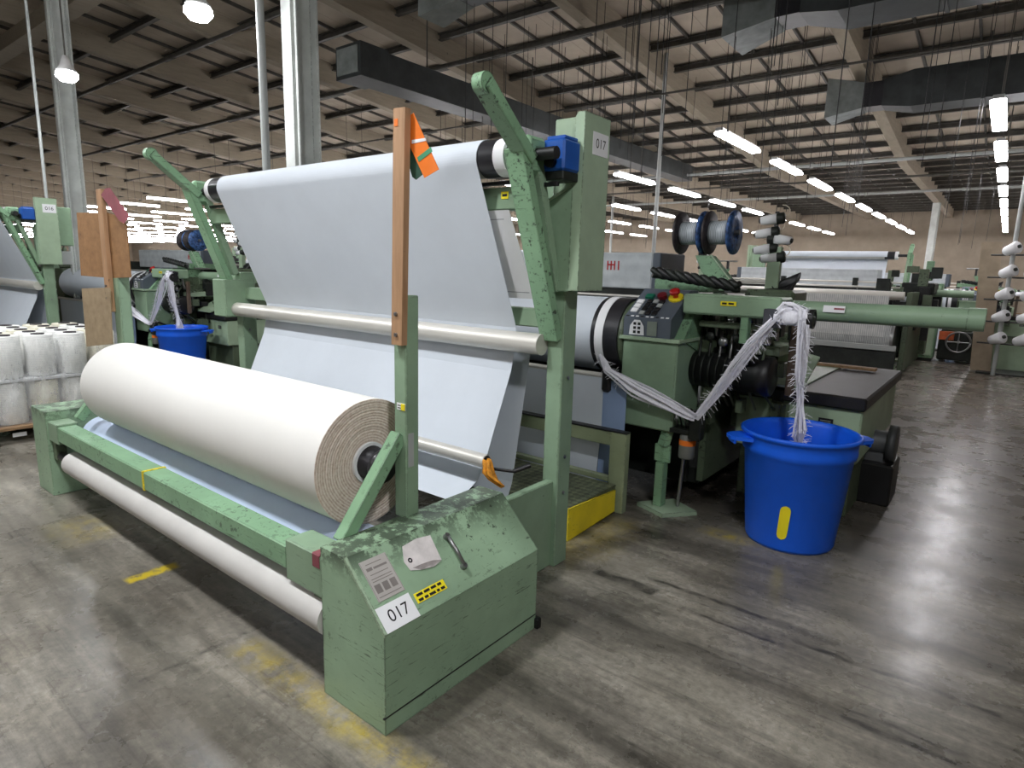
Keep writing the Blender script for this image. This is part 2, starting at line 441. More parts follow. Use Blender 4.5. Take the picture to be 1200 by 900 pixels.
# ------------------------------------------------------------------ the hall
X0, X1, Y0, Y1 = -98, 7, -7, 37
def zg(y): return 6.5-.095*y if y < 20 else 4.6          # underside of the girders
def zd(y): return zg(y)+.45                               # underside of the deck
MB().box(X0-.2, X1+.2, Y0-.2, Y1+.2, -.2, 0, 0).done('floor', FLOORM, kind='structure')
m = MB()
for a, b in ((Y0, 20), (20, Y1)): m.yz([(a, zd(a)), (b, zd(b)), (b, zd(b)+.12), (a, zd(a)+.12)], X0-.2, X1+.2)
ceil = m.done('ceiling', DECK, kind='structure'); ORG['ceiling'] = V((0, 0, 0))
MB().box(X0-.2, X1+.2, Y1, Y1+.2, 0, zd(Y1)+.1, 0).done('wall_far', WALLM, kind='structure')
MB().box(X0-.2, X1+.2, Y0-.2, Y0, 0, zd(Y0)+.1, 0).done('wall_near', WALLM, kind='structure')
MB().box(X0-.2, X0, Y0, Y1, 0, zd(Y0)+.1, 0).done('wall_left', WALLM, kind='structure')
MB().box(X1, X1+.2, Y0, Y1, 0, zd(Y0)+.1, 0).done('wall_right', WALLM, kind='structure')
def along(name, mesh, x, y=0, z=0, mat_=None):
    o = bpy.data.objects.new(name, mesh); COL.objects.link(o); o.parent = ceil; o.location = (x, y, z); return o
gp = [(Y0, zg(Y0)), (20, zg(20)), (Y1, zg(Y1)), (Y1, zd(Y1)), (20, zd(20)), (Y0, zd(Y0))]
gm = MB().yz(gp, -.11, .11).mesh('girder', GIRD)
for k in range(-28, 3): along('girder', gm, -2.6+3.4*k)
MB().box(X0, X1, 4.25, 4.55, 5.78, 6.05, 0).done('cross_beam', GIRD, ceil)
jm = MB().box(X0, X1, -.06, .06, -.02, 0, 0).box(X0, X1, -.01, .01, -.1, -.02, 0).box(X0, X1, -.045, .045, -.12, -.1, 0).mesh('joist', JOIST)
k = 0
while 1.6+1.1*k < Y1:
    y = 1.6+1.1*k; along('joist', jm, 0, y, zd(y)-.02); k += 1
for k in range(-4, 0): along('joist', jm, 0, 1.6+1.1*k, zd(1.6+1.1*k)-.02)
sp_ = [(Y0, zd(Y0)-.06), (20, zd(20)-.06), (Y1, zd(Y1)-.06), (Y1, zd(Y1)), (20, zd(20)), (Y0, zd(Y0))]
sm_ = MB().yz(sp_, -.02, .02).mesh('sub_purlin', JOIST)
for k in range(-16, 6):
    for q in (.85, 1.7, 2.55):
        if -2.6+3.4*k+q < X1 and k > -9: along('sub_purlin', sm_, -2.6+3.4*k+q)
def pipe_x(y, z, r, x0=-30, x1=6, name='sprinkler_pipe', mt=JOIST):
    m = MB().cyl((x0, y, z), (x1, y, z), r, n=10)
    x = x0+1
    while x < x1: m.cyl((x, y, z), (x+.08, y, z), r*1.35, n=10); x += 3.05
    m.done(name, mt, ceil)
pipe_x(9.3, 5.45, .045); pipe_x(18.6, 4.55, .045, mt=LGREY); pipe_x(25, 4.5, .04, mt=LGREY); pipe_x(14.6, 5.0, .03); pipe_x(6.2, 5.6, .04)
pipe_x(11.4, 4.9, .02); pipe_x(21, 4.45, .03)
wm = MB().cyl((0, 0, 0), (0, 0, -1), .0042, n=5).mesh('drop_wire', BLK)
rnd = random.Random(3)
for k in range(80):
    y = rnd.uniform(4.5, 22); x = rnd.uniform(-1.25, .15)*y*.8
    for q in range(rnd.choice((1, 1, 2, 3))):
        o = along('drop_wire', wm, x+rnd.uniform(-.2, .2), y+rnd.uniform(-.1, .1), zd(y)); o.scale = (1, 1, zd(y)-rnd.uniform(2.4, 3.6))

# columns, drop pipes and ducts
def column(x, y, label):
    t = thing('building_column', label, 'column', (x, y, 0)); z = zg(y)
    MB().box(x-.13, x+.13, y-.13, y-.105, 0, z).box(x-.13, x+.13, y+.105, y+.13, 0, z).box(x-.03, x+.03, y-.105, y+.105, 0, z).done('shaft', WCOL, t)
    MB().box(x+.06, x+.1, y-.17, y-.13, .9, z).done('conduit', WCOL, t)
    MB().box(x-.2, x+.2, y-.2, y+.2, 0, .02).done('base_plate', WCOL, t)
column(-6, 4.0, 'white painted steel column behind the tall white fabric sheet')
column(-12.8, 4.0, 'bright white steel column beside the leftmost green machine')
column(-2.6, 30, 'far pale column standing under the girder near the back wall')
def drop(x, y, r, z0, label, mt=LGREY, name='drop_pipe'):
    tag(MB().cyl((x, y, z0), (x, y, zd(y)), r, n=10).done(name, mt, org=(x, y, z0)), label, 'pipe')
drop(-5.5, 3.27, .036, 1.5, 'grey vertical drop pipe just left of the white column')
drop(-10.7, 3.0, .02, 2.36, 'thin grey drop pipe rising above the leftmost green cover box', name='drop_pipe')
drop(-5.8, 12.0, .04, 0, 'slim pale standpipe right of the green cover box, in the mid distance')
drop(-13.9, 24.5, .05, 0, 'thin pale standpipe far behind the grey harness cover')

def duct_x(x, y, z, h, x1, label):
    """rectangular duct along x with a pinched neck and flared mouth on its left end"""
    t = thing('air_duct', label, 'duct', (x1, y, z))
    def ring(xx, hh): return [(xx, y-hh/2, z-hh/2), (xx, y+hh/2, z-hh/2), (xx, y+hh/2, z+hh/2), (xx, y-hh/2, z+hh/2)]
    def loft(secs, name, mt):
        m = MB(); vs = sum([ring(*q) for q in secs], []); n = len(secs)
        fs = [[4*i+k, 4*i+(k+1) % 4, 4*i+4+(k+1) % 4, 4*i+4+k][::-1] for i in range(n-1) for k in range(4)]
        m.add(vs, fs + [[0, 1, 2, 3][::-1], [4*n-4+k for k in range(4)]]); return m.done(name, mt, t)
    loft([(x, h), (x1, h)], 'trunk', DUCT)
    loft([(x-.45, h*.72), (x, h)], 'transition', DUCT)
    loft([(x-.75, h*.7), (x-.45, h*.7)], 'neck', BLKW)
    loft([(x-1.35, h*1.15), (x-.75, h*.72)], 'flared_mouth', DUCTL)
    xx = x+1
    while xx < x1-.3:
        MB().box(xx, xx+.05, y-h/2-.02, y+h/2+.02, z-h/2-.02, z+h/2+.02).done('seam_flange', DUCT, t)
        MB().cyl((xx, y, z+h/2), (xx, y, zd(y)), .012, n=6).done('hanger', JOIST, t); xx += 1.6
    return t
duct_x(-1.75, 13.5, 4.87, .6, 6, 'dark rectangular air duct with flared mouth in front of the right girder')
duct_x(-2.0, 8.9, 5.05, .72, 6, 'large dark air duct at the top right edge, nearest the camera')
duct_x(-4.9, 6.1, 4.92, .4, -1.6, 'short grey air duct at the top edge above the orange tag')
t = thing('air_duct', 'long dark air duct ending behind the tall white sheet', 'duct', (-8.3, 6.4, 4.4))
MB().box(-8.55, -8.05, 6.9, 19, 4.42, 4.86).done('trunk', DUCT, t)
MB().box(-8.6, -8.0, 6.35, 6.9, 4.4, 4.88).done('mouth_box', DUCT, t)
MB().box(-8.55, -8.05, 6.33, 6.35, 4.45, 4.83).done('mouth_grille', DUCTL, t)
for y in (8, 11, 14, 17): MB().cyl((-8.3, y, 4.86), (-8.3, y, zd(y)), .012, n=6).done('hanger', JOIST, t)

# ------------------------------------------------------------------ lamps
def tube_lamp(x, y, z, L=1.9):
    t = thing('fluorescent_light', '', 'ceiling light', (x, y, z), 'fluorescent lights over the looms')
    MB().box(x-.06, x+.06, y-L/2, y+L/2, z+.05, z+.10).done('tray', LAMPB, t)
    MB().box(x-.085, x+.085, y-L/2+.02, y+L/2-.02, z, z+.05, .02).done('lit_tubes', TUBEM, t)
    for q in (-.25, .25): MB().cyl((x, y+q, z+.12), (x, y+q, zd(y)), .006, n=5).done('hanger', JOIST, t)
    return t
LROWS = [-.4, -3.92, -7.4, -10.8, -14.3, -17.9, -21.4, -25.2] + [-28.7-3.5*k for k in range(19)]
lamp0 = tube_lamp(LROWS[0], 11.1, 3.8); index_kids()
for i, x in enumerate(LROWS):
    for n in range(9):
        lb = '%s lit fluorescent light from the near end of the %s hanging row from the right' % (ORD[n], ORD[i])
        if i == 0 and n == 0: lamp0['label'] = lb; continue
        copy_tree(lamp0, (x, 11.1+2.97*n, 3.8), label=lb)
for i, x in enumerate(LROWS[:2]):       # the same rows go on over the near aisle, above the frame
    for n, y in enumerate((-3.2,)):
        copy_tree(lamp0, (x, y, 3.9), label='%s lit fluorescent light over the near aisle, %s row from the right' % (ORD[n], ORD[i]))
def high_bay(x, y, z, label, k=1.0):
    t = thing('high_bay_lamp', label, 'ceiling light', (x, y, z))
    MB().lathe((x, y, z+.01), (0, 0, 1), [(0, .10*k), (.03, .11*k), (.08, .07*k), (.2, .03), (.2, 0)], 24).done('housing', LAMPB, t)
    MB().lathe((x, y, z), (0, 0, 1), [(.012, .115*k), (-.03, .118*k), (-.075, .08*k), (-.09, 0)], 24).done('lens', BAYM, t)
    MB().cyl((x, y, z+.2), (x, y, zg(y)), .01, n=6).done('stem', JOIST, t)
high_bay(-6.0, 2.97, 3.8, 'round glaring lamp at the top edge, left of the white column')
high_bay(-9.37, 2.97, 3.8, 'round glaring lamp above the bright white column at left')
for i, x in enumerate((.8, -2.6, -6.0, -9.4)):
    high_bay(x, .3, 4.0, 'wide round lamp over the near aisle above the frame, %s from the right' % ORD[i], 1.8)

# ------------------------------------------------------------------ cloth winder 017
def winder():
    t = thing('cloth_winder', 'green cloth winder in front holding a big white fabric roll, numbered 017', 'winding machine', (-3.3, 1.7, 0))
    prof = [(-1.83, 0), (-1.48, 0), (-1.48, .38), (-1.69, .592), (-1.83, .592)]
    MB().prism([(x, 1.235, z) for x, z in prof], (0, .875, 0)).done('drive_housing', GH, t)
    MB().prism([(x-.0, 1.228, z) for x, z in [(-1.485, .066), (-1.4785, .066), (-1.4785, .071), (-1.485, .071)]], (0, .882, 0)).done('skirt_seam', BLK, t)
    MB().prism([(-1.478, 1.232, .374), (-1.69, 1.232, .586), (-1.69, 1.232, .6), (-1.474, 1.232, .386)], (0, .012, 0)).done('lid_edge', GP, t)
    MB().box(-1.5, -1.46, 2.1, 2.13, 0, .05).done('levelling_foot', BLK, t)
    MB().box(-5.19, -4.9, 1.235, 2.11, 0, .585).done('end_housing', GH, t)
    # slanted lid frame: s along the slope from its front edge
    sl = V((-.212, 0, .21)).normalized(); nn = V((sl.z, 0, -sl.x)); P0 = V((-1.48, 0, .38))
    def S_(y, s): return P0 + sl*s + V((0, y, 0)) + nn*.001
    yv = V((0, 1, 0))
    m = decal(MB(), S_(1.322, .047), yv, sl, .155, .092, .002, [('017', .062, .005, .0)]); m.done('number_label', [WHITE, INK], t)
    bars = [(-.04, .03, .058, .061), (-.045, -.02, .035, .047), (-.015, .045, .036, .044), (-.04, .04, .018, .021), (-.045, .045, .002, .005), (-.045, .045, -.008, -.005)]
    bars += [(-.048+.034*i, -.022+.034*i, -.05, -.018) for i in range(3)] + [(-.05, .05, -.066, -.063), (-.058, -.0565, -.075, .075), (.0565, .058, -.075, .075)]
    decal(MB(), S_(1.335, .185), yv, sl, .12, .155, .002, (), bars).done('name_plate', [PLATE, plain('grey_print', (128, 122, 118), .6)], t)
    wb = []
    for row, ws in ((.009, (.03, .028, .026, .02)), (-.010, (.022, .018, .03, .014, .02))):
        x = -.066
        for wd in ws: wb.append((x, x+wd, row-.005, row+.005)); x += wd+.007
    decal(MB(), S_(1.49, .06), yv, sl, .15, .038, .0015, (), wb).done('warning_label', [LYEL, INK], t)
    # front beam
    MB().box(-4.9, -2.08, 1.25, 1.36, .41, .51, .006).done('front_beam', GW, t)
    MB().box(-2.08, -1.83, 1.245, 1.37, .375, .545, .006).done('beam_block', G, t)
    MB().box(-4.9, -4.72, 1.245, 1.37, .39, .525, .006).done('beam_block', G, t)
    MB().box(-3.42, -3.40, 1.247, 1.363, .408, .513, .001).done('yellow_band', YEL, t)
    MB().box(-1.90, -1.85, 1.243, 1.30, .49, .547, .004).done('red_paint_mark', REDC, t)
    MB().cyl((-4.6, 1.29, .285), (-1.835, 1.29, .29), .075, n=28).done('lower_roller', WTUBE, t)
    for x in (-4.88, -1.9): MB().box(x-.02, x+.05, 1.26, 1.32, .26, .42).done('roller_bracket', GO, t)
    MB().cyl((-4.9, 1.29, .285), (-4.6, 1.29, .285), .03, n=12).done('roller_spindle', BLK, t)
    # driven drum with pale blue cover
    MB().cyl((-4.72, 1.51, .405), (-1.9, 1.51, .405), .14, n=40).done('drive_drum', BLUEC, t)
    MB().cyl((-4.9, 1.51, .405), (-1.83, 1.51, .405), .035, n=12).done('drum_shaft', BLK, t)
    # uprights, braces, sticks
    for x, s in ((-1.842, 1), (-4.635, -1)):
        MB().box(x-.036*(1 if s > 0 else 1.5), x+.036*(1 if s > 0 else 1.5), 1.63, 1.70, .58, 1.49, .005).done('roll_upright', G, t)
        MB().bar((x-s*.012, 1.345, .565), (x-s*.012, 1.635, .93), .055, .055).done('diagonal_brace', GW, t)
        if s > 0: MB().prism([(-1.856, 1.6, 1.30), (-1.797, 1.6, 1.30), (-1.772, 1.6, 2.16), (-1.834, 1.6, 2.163)], (0, .028, 0)).done('wooden_stick', WOODS, t)
        else: MB().box(-4.735, -4.655, 1.6, 1.628, 1.25, 2.04, .003).done('wooden_stick', WOODS, t)
        xs = -1.826 if s > 0 else -4.70
        for z in (1.34, 1.42): MB().cyl((xs, 1.592, z), (xs, 1.602, z), .008, n=8).done('screw', STEEL, t)
    m = MB(); decal(m, (-1.832, 1.6285, 1.05), (1, 0, 0), (0, 0, 1), .05, .028, .0015, (), [(-.02, -.002, -.008, -.004), (-.02, -.002, .002, .006)], 0, 1)
    m.m = 2; m.box(-1.831, -1.808, 1.624, 1.6265, 1.037, 1.063, .0002); m.done('small_label', [WHITE, INK, LYEL], t)
    MB().box(-1.8065, -1.804, 1.64, 1.67, .80, .94, .001).done('scale_plate', LGREY, t)
    # hanging tags on the right stick, hardboard on the left one
    def card(pts, y, mt, name, th=.002): MB().prism([(x, y, z) for x, z in pts], (0, th, 0)).done(name, mt, t)
    card([(-1.84, 2.12), (-1.763, 2.145), (-1.633, 1.941), (-1.706, 1.917)], 1.632, ORANGE, 'orange_tag')
    card([(-1.770, 2.053), (-1.70, 2.053), (-1.696, 2.043), (-1.77, 2.04)], 1.6305, WHITE, 'tag_writing', .001)
    card([(-1.742, 1.990), (-1.672, 2.020), (-1.664, 2.004), (-1.734, 1.974)], 1.6305, TEAL, 'tag_stripe', .001)
    card([(-1.83, 2.06), (-1.77, 2.03), (-1.722, 1.93), (-1.755, 1.914), (-1.775, 1.925)], 1.637, DGREEN, 'green_tag')
    MB().box(-1.828, -1.81, 1.598, 1.6, 2.10, 2.125, 0).done('orange_dab', ORANGE, t)
    card([(-5.21, 1.911), (-4.727, 1.895), (-4.76, 1.472), (-5.245, 1.473)], 1.629, CARD, 'hardboard_sheet', .006)
    card([(-4.715, 1.899), (-4.50, 1.87), (-4.372, 1.816), (-4.374, 1.486), (-4.74, 1.47)], 1.6295, CARD, 'hardboard_sheet', .006)
    card([(-5.14, 1.386), (-4.624, 1.412), (-4.668, 1.035), (-5.152, .971)], 1.592, CARD2, 'lower_hardboard', .006)
    card([(-4.64, 2.0), (-4.56, 2.035), (-4.49, 2.035), (-4.229, 1.856), (-4.315, 1.813), (-4.389, 1.835)], 1.596, REDC, 'red_card', .003)
    # rear posts and side base panels
    for x, s in ((-1.795, 1), (-4.95, -1)):
        MB().box(x-.05, x+.05, 2.645, 2.765, 0, 1.52, .006).done('rear_post', G, t)
        MB().box(x-.03, x+.02, 2.11, 2.80, 0, .49, .006).done('base_panel', G, t)
        for z in (.42, .62, 1.05): MB().cyl((x+.05, 2.70, z), (x+.058, 2.70, z), .009, n=8).done('bolt', STEEL, t)
        MB().bar((x-.02, 2.30, 2.14), (x-.02, 2.64, 1.25), .05, .11, (1, 0, 0)).done('side_strut', GW, t)
        MB().bar((x+.005, 2.04, 2.345), (x+.005, 2.36, 2.09), .055, .085, (1, 0, 0)).cyl((x-.0225, 2.04, 2.345), (x+.0325, 2.04, 2.345), .0425, n=20).done('roller_arm', GW, t)
        MB().bar((x+.0, 2.40, 2.16), (x+.0, 2.62, 1.50), .05, .06, (1, 0, 0)).done('inner_strut', G, t)
        MB().box(x-.05, x+.03, 2.33, 2.47, 2.03, 2.20, .02).done('bearing_block', GW, t)
        if s < 0: MB().box(x-.14, x+.06, 2.5, 2.76, 1.16, 1.46, .008).done('guide_bracket', G, t)
    MB().box(-4.95, -1.84, 2.44, 2.50, 1.885, 1.995, .006).done('cross_bar', G, t)
    MB().box(-4.95, -1.78, 2.43, 2.46, 2.005, 2.022, .002).done('black_rod', BLK, t)
    decal(MB(), (-1.985, 2.438, 1.955), (1, 0, 0), (0, 0, 1), .045, .035, .0015, (), [(-.015, .015, -.006, .006)]).done('small_label', [LYEL, INK], t)
    MB().box(-4.95, -1.8, 2.67, 2.73, 1.30, 1.40, .006).done('cross_bar', G, t)
    # top roller with wraps, guide pipe, lower bar
    MB().cyl((-4.72, 2.4, 2.12), (-1.905, 2.4, 2.12), .085, n=40).done('top_roller', WTUBE, t)
    for a, b in ((-4.69, -4.5), (-2.06, -1.965)): MB().cyl((a, 2.4, 2.12), (b, 2.4, 2.12), .089, n=40).done('black_wrap', BLKW, t)
    MB().pipe((-1.965, 2.4, 2.12), (-1.90, 2.4, 2.12), .088, .07).done('roller_ring', WHITE, t)
    MB().cyl((-1.9035, 2.4, 2.12), (-1.9005, 2.4, 2.12), .07, n=28).done('roller_core', BLK, t)
    MB().pipe((-4.75, 2.4, 2.12), (-4.69, 2.4, 2.12), .088, .07).done('roller_ring', WHITE, t)
    MB().cyl((-4.97, 2.4, 2.12), (-1.66, 2.4, 2.12), .028, n=16).done('roller_shaft', BLK, t)
    MB().cyl((-4.93, 2.6, 1.222), (-1.845, 2.6, 1.222), .055, n=32).done('guide_pipe', PIPE, t)
    MB().pipe((-4.6, 2.3, .64), (-1.95, 2.3, .64), .036, .03).done('lower_bar', PIPE, t)
    MB().cyl((-4.9, 2.3, .64), (-1.97, 2.3, .64), .02, n=12).done('bar_spindle', BLK, t)
    MB().cyl((-1.97, 2.31, .60), (-1.80, 2.33, .615), .008, n=10).cyl((-1.80, 2.33, .615), (-1.75, 2.40, .64), .012, n=10).done('lever_handle', BLK, t)
    # cover box, gear motor
    MB().box(-1.842, -1.70, 2.64, 2.82, 1.5, 2.325, .006).done('chain_case', GP, t)
    MB().prism([(-1.70, 2.60, 1.505), (-1.70, 2.60, 2.31), (-1.685, 2.60, 2.335), (-1.645, 2.60, 2.335), (-1.645, 2.60, 1.505)], (0, .235, 0)).done('chain_cover', GP, t)
    MB().prism([(-1.842, 2.60, 1.5), (-1.70, 2.60, 1.5), (-1.70, 2.60, 2.0), (-1.842, 2.60, 1.93)], (0, .04, 0)).done('front_cover', G, t)
    MB().bar((-1.842, 2.595, 1.935), (-1.70, 2.595, 2.005), .012, .012).done('cover_lip', GP, t)
    decal(MB(), (-1.645, 2.748, 2.206), (0, 1, 0), (0, 0, 1), .145, .105, .002, [('017', .062, 0, 0)]).done('cover_label', [WHITE, INK], t)
    g = MB().box(-1.785, -1.662, 2.46, 2.60, 2.055, 2.195, .01).done('gear_motor', BLUE, t)
    MB().box(-1.775, -1.672, 2.48, 2.59, 2.195, 2.212, .006).done('motor_lid', BLUE, g)
    MB().cyl((-1.73, 2.462, 2.095), (-1.73, 2.44, 2.095), .028, n=20).done('motor_plug', BLK, g)
    MB().box(-1.785, -1.67, 2.47, 2.60, 2.015, 2.055, .004).done('motor_shelf', GD, t)
    MB().box(-1.93, -1.69, 2.455, 2.475, 1.985, 2.005, .002).done('adjuster_rod', BLK, t)
    MB().box(-2.1, -1.85, 2.84, 3.05, 1.75, 2.25, .01).done('rear_motor_case', G, t)
    MB().box(-2.1, -1.87, 2.84, 3.02, 1.5, 1.68, .01).done('junction_case', LGREY, t)
    return t
W1 = winder()

# things resting on or hung from the winder
def fabric_roll():
    c = V((-1.97, 1.58, .80)); t = thing('fabric_roll', 'large white fabric roll lying on the front winder', 'fabric roll', c)
    MB().lathe((-4.45, 1.58, .80), (1, 0, 0), [(0, .1), (0, .255), (.01, .265), (2.475, .265)], 72).done('wound_fabric', WEBR, t)
    prof = [(0, .265)]; rd = random.Random(5); r = .262
    while r > .09: prof.append((rd.uniform(.0, .003), r)); r -= .0028
    prof.append((-.004, .085)); MB().lathe((-1.975, 1.58, .80), (1, 0, 0), prof, 72).done('layered_edge', ROLLEND, t)
    MB().pipe((-2.02, 1.58, .80), (-1.965, 1.58, .80), .086, .072).done('core_tube', WHITE, t)
    MB().lathe((-4.62, 1.58, .80), (1, 0, 0), [(0, 0), (0, .068), (2.70, .068), (2.705, .06), (2.71, .06), (2.715, .068), (2.74, .068), (2.74, .02), (2.74, 0)], 28).done('black_shaft', BLKW, t)
fabric_roll()
def web():
    t = thing('fabric_sheet', 'tall white fabric sheet stretched over the front winder rollers', 'fabric', (-3.3, 2.6, .32))
    up = [(2.4+.092*math.cos(math.radians(a)), 2.12+.092*math.sin(math.radians(a))) for a in range(-20, 205, 8)]
    up += [(2.316+(2.655-2.316)*k/8, 2.082-(2.082-1.29)*k/8) for k in range(1, 9)]
    up += [(2.663, 1.22), (2.645, 1.17)]
    MB().sheet(up, -4.55, -2.06).done('upper_sheet', WEB, t)
    MB().sheet([(2.645, 1.168), (2.62, 1.055), (2.434, .627), (2.36, .5), (2.2, .42)], -4.55, -2.06).done('lower_sheet', WEB, t)
    MB().sheet([(2.80, 1.24), (2.79, 1.13), (2.72, .75), (2.656, .412), (2.62, .33)], -4.55, -2.06).done('rear_sheet', WEB, t)
    return t
WB1 = web()
m = MB(); k = (2.655-2.311)/(2.05-1.29)
def pl(x, z, off=.0): return V((x, 2.36+k*(2.05-z)+off, z))
m.prism([pl(-2.32, 1.885), pl(-1.955, 1.885), pl(-1.925, 1.45), pl(-2.28, 1.45)], (0, .002, 0))
m.m = 1; m.prism([pl(-2.31, 1.845, -.001), pl(-2.0, 1.845, -.001), pl(-2.0, 1.842, -.001), pl(-2.31, 1.842, -.001)], (0, .0005, 0))
m.prism([pl(-2.28, 1.485, -.001), pl(-1.95, 1.485, -.001), pl(-1.95, 1.481, -.001), pl(-2.28, 1.481, -.001)], (0, .0005, 0))
tag(m.done('paper_sheet', [WHITE, plain('pencil_line', (150, 152, 160), .8)], org=(-2.1, 2.45, 1.885)), 'white paper sheet hanging from the green cross bar beside the tall fabric', 'paper')
sl = V((-.212, 0, .21)).normalized(); nn = V((sl.z, 0, -sl.x)); P0 = V((-1.48, 0, .38))
def on_lid(y, s, h=.002): return P0+sl*s+V((0, y, 0))+nn*h
m = MB(); pts = [(1.455, .16), (1.448, .20), (1.475, .255), (1.55, .262), (1.618, .252), (1.606, .145), (1.56, .135), (1.50, .145)]
m.prism([on_lid(y, s) for y, s in pts], nn*.002); m.m = 1
m.lathe(on_lid(1.475, .195, .0045), nn, [(0, .004), (0, .010)], 16, False); m.m = 2
m.prism([on_lid(1.606, .145, .004), on_lid(1.56, .135, .004), on_lid(1.50, .145, .004), on_lid(1.47, .165, .004), on_lid(1.505, .163, .012), on_lid(1.56, .158, .010)], nn*.001)
tag(m.done('paper_tag', [plain('grubby_white_tag', (214, 208, 206), .7, var=.12, scale=14), INK, plain('grubby_tag_fold', (186, 178, 176), .7, var=.2, scale=20)], org=on_lid(1.53, .2)), 'grubby white paper tag with a punched hole on the green lid', 'tag')
t = thing('lid_handle', 'small chrome bar handle on the green lid beside the paper tag', 'handle', on_lid(1.68, .15))
MB().tube([on_lid(1.682, .215, .018), on_lid(1.681, .15, .022), on_lid(1.68, .09, .018)], .008, 10).done('grip', STEEL, t)
for s in (.22, .085): MB().cyl(on_lid(1.681, s, 0), on_lid(1.681, s, .022), .012, n=12).done('mount', STEEL, t)
m = MB(); rd = random.Random(8)
for k in range(9):
    y0, x0 = 2.29+rd.uniform(-.02, .02), -1.945+rd.uniform(-.01, .03)
    m.tube([(x0, y0, .655), (x0+.015, y0-.01, .63+rd.uniform(-.01, .01)), (x0+.03+rd.uniform(-.015, .015), y0-.02, .60), (x0+.05+rd.uniform(-.02, .02), y0-.01, .57), (x0+.08+rd.uniform(-.02, .04), y0+.0, .54+rd.uniform(-.01, .02))], [.008, .011, .01, .009, .006], 6)
tag(m.done('frayed_strap', RAG, org=(-1.9, 2.29, .55)), 'frayed orange strap hanging from the open lower tube behind the lid', 'strap')

# ------------------------------------------------------------------ walkway step
t = thing('step_platform', 'low walkway step with diamond plate top and yellow kick plate', 'platform', (-3.4, 3.3, 0))
MB().box(-4.85, -1.885, 2.98, 3.56, .03, .185).done('frame', GO, t)
MB().box(-4.85, -1.883, 2.975, 3.565, .185, .2, .003).done('tread_plate', DIAM, t)
MB().prism([(-1.883, 2.975, 0), (-1.883, 3.545, .02), (-1.883, 3.545, .17), (-1.883, 2.975, .205)], (.012, 0, 0)).done('kick_plate', YEL, t)
MB().box(-1.95, -1.83, 3.57, 3.63, 0, .555).done('end_post', GS, t)
MB().box(-4.85, -1.95, 3.575, 3.625, .455, .55).done('top_rail', GS, t)
MB().box(-4.85, -1.95, 3.575, 3.625, .2, .235).done('bottom_rail', GS, t)
MB().box(-4.85, -1.83, 3.57, 3.63, .55, .562, .002).done('black_edge', BLK, t)

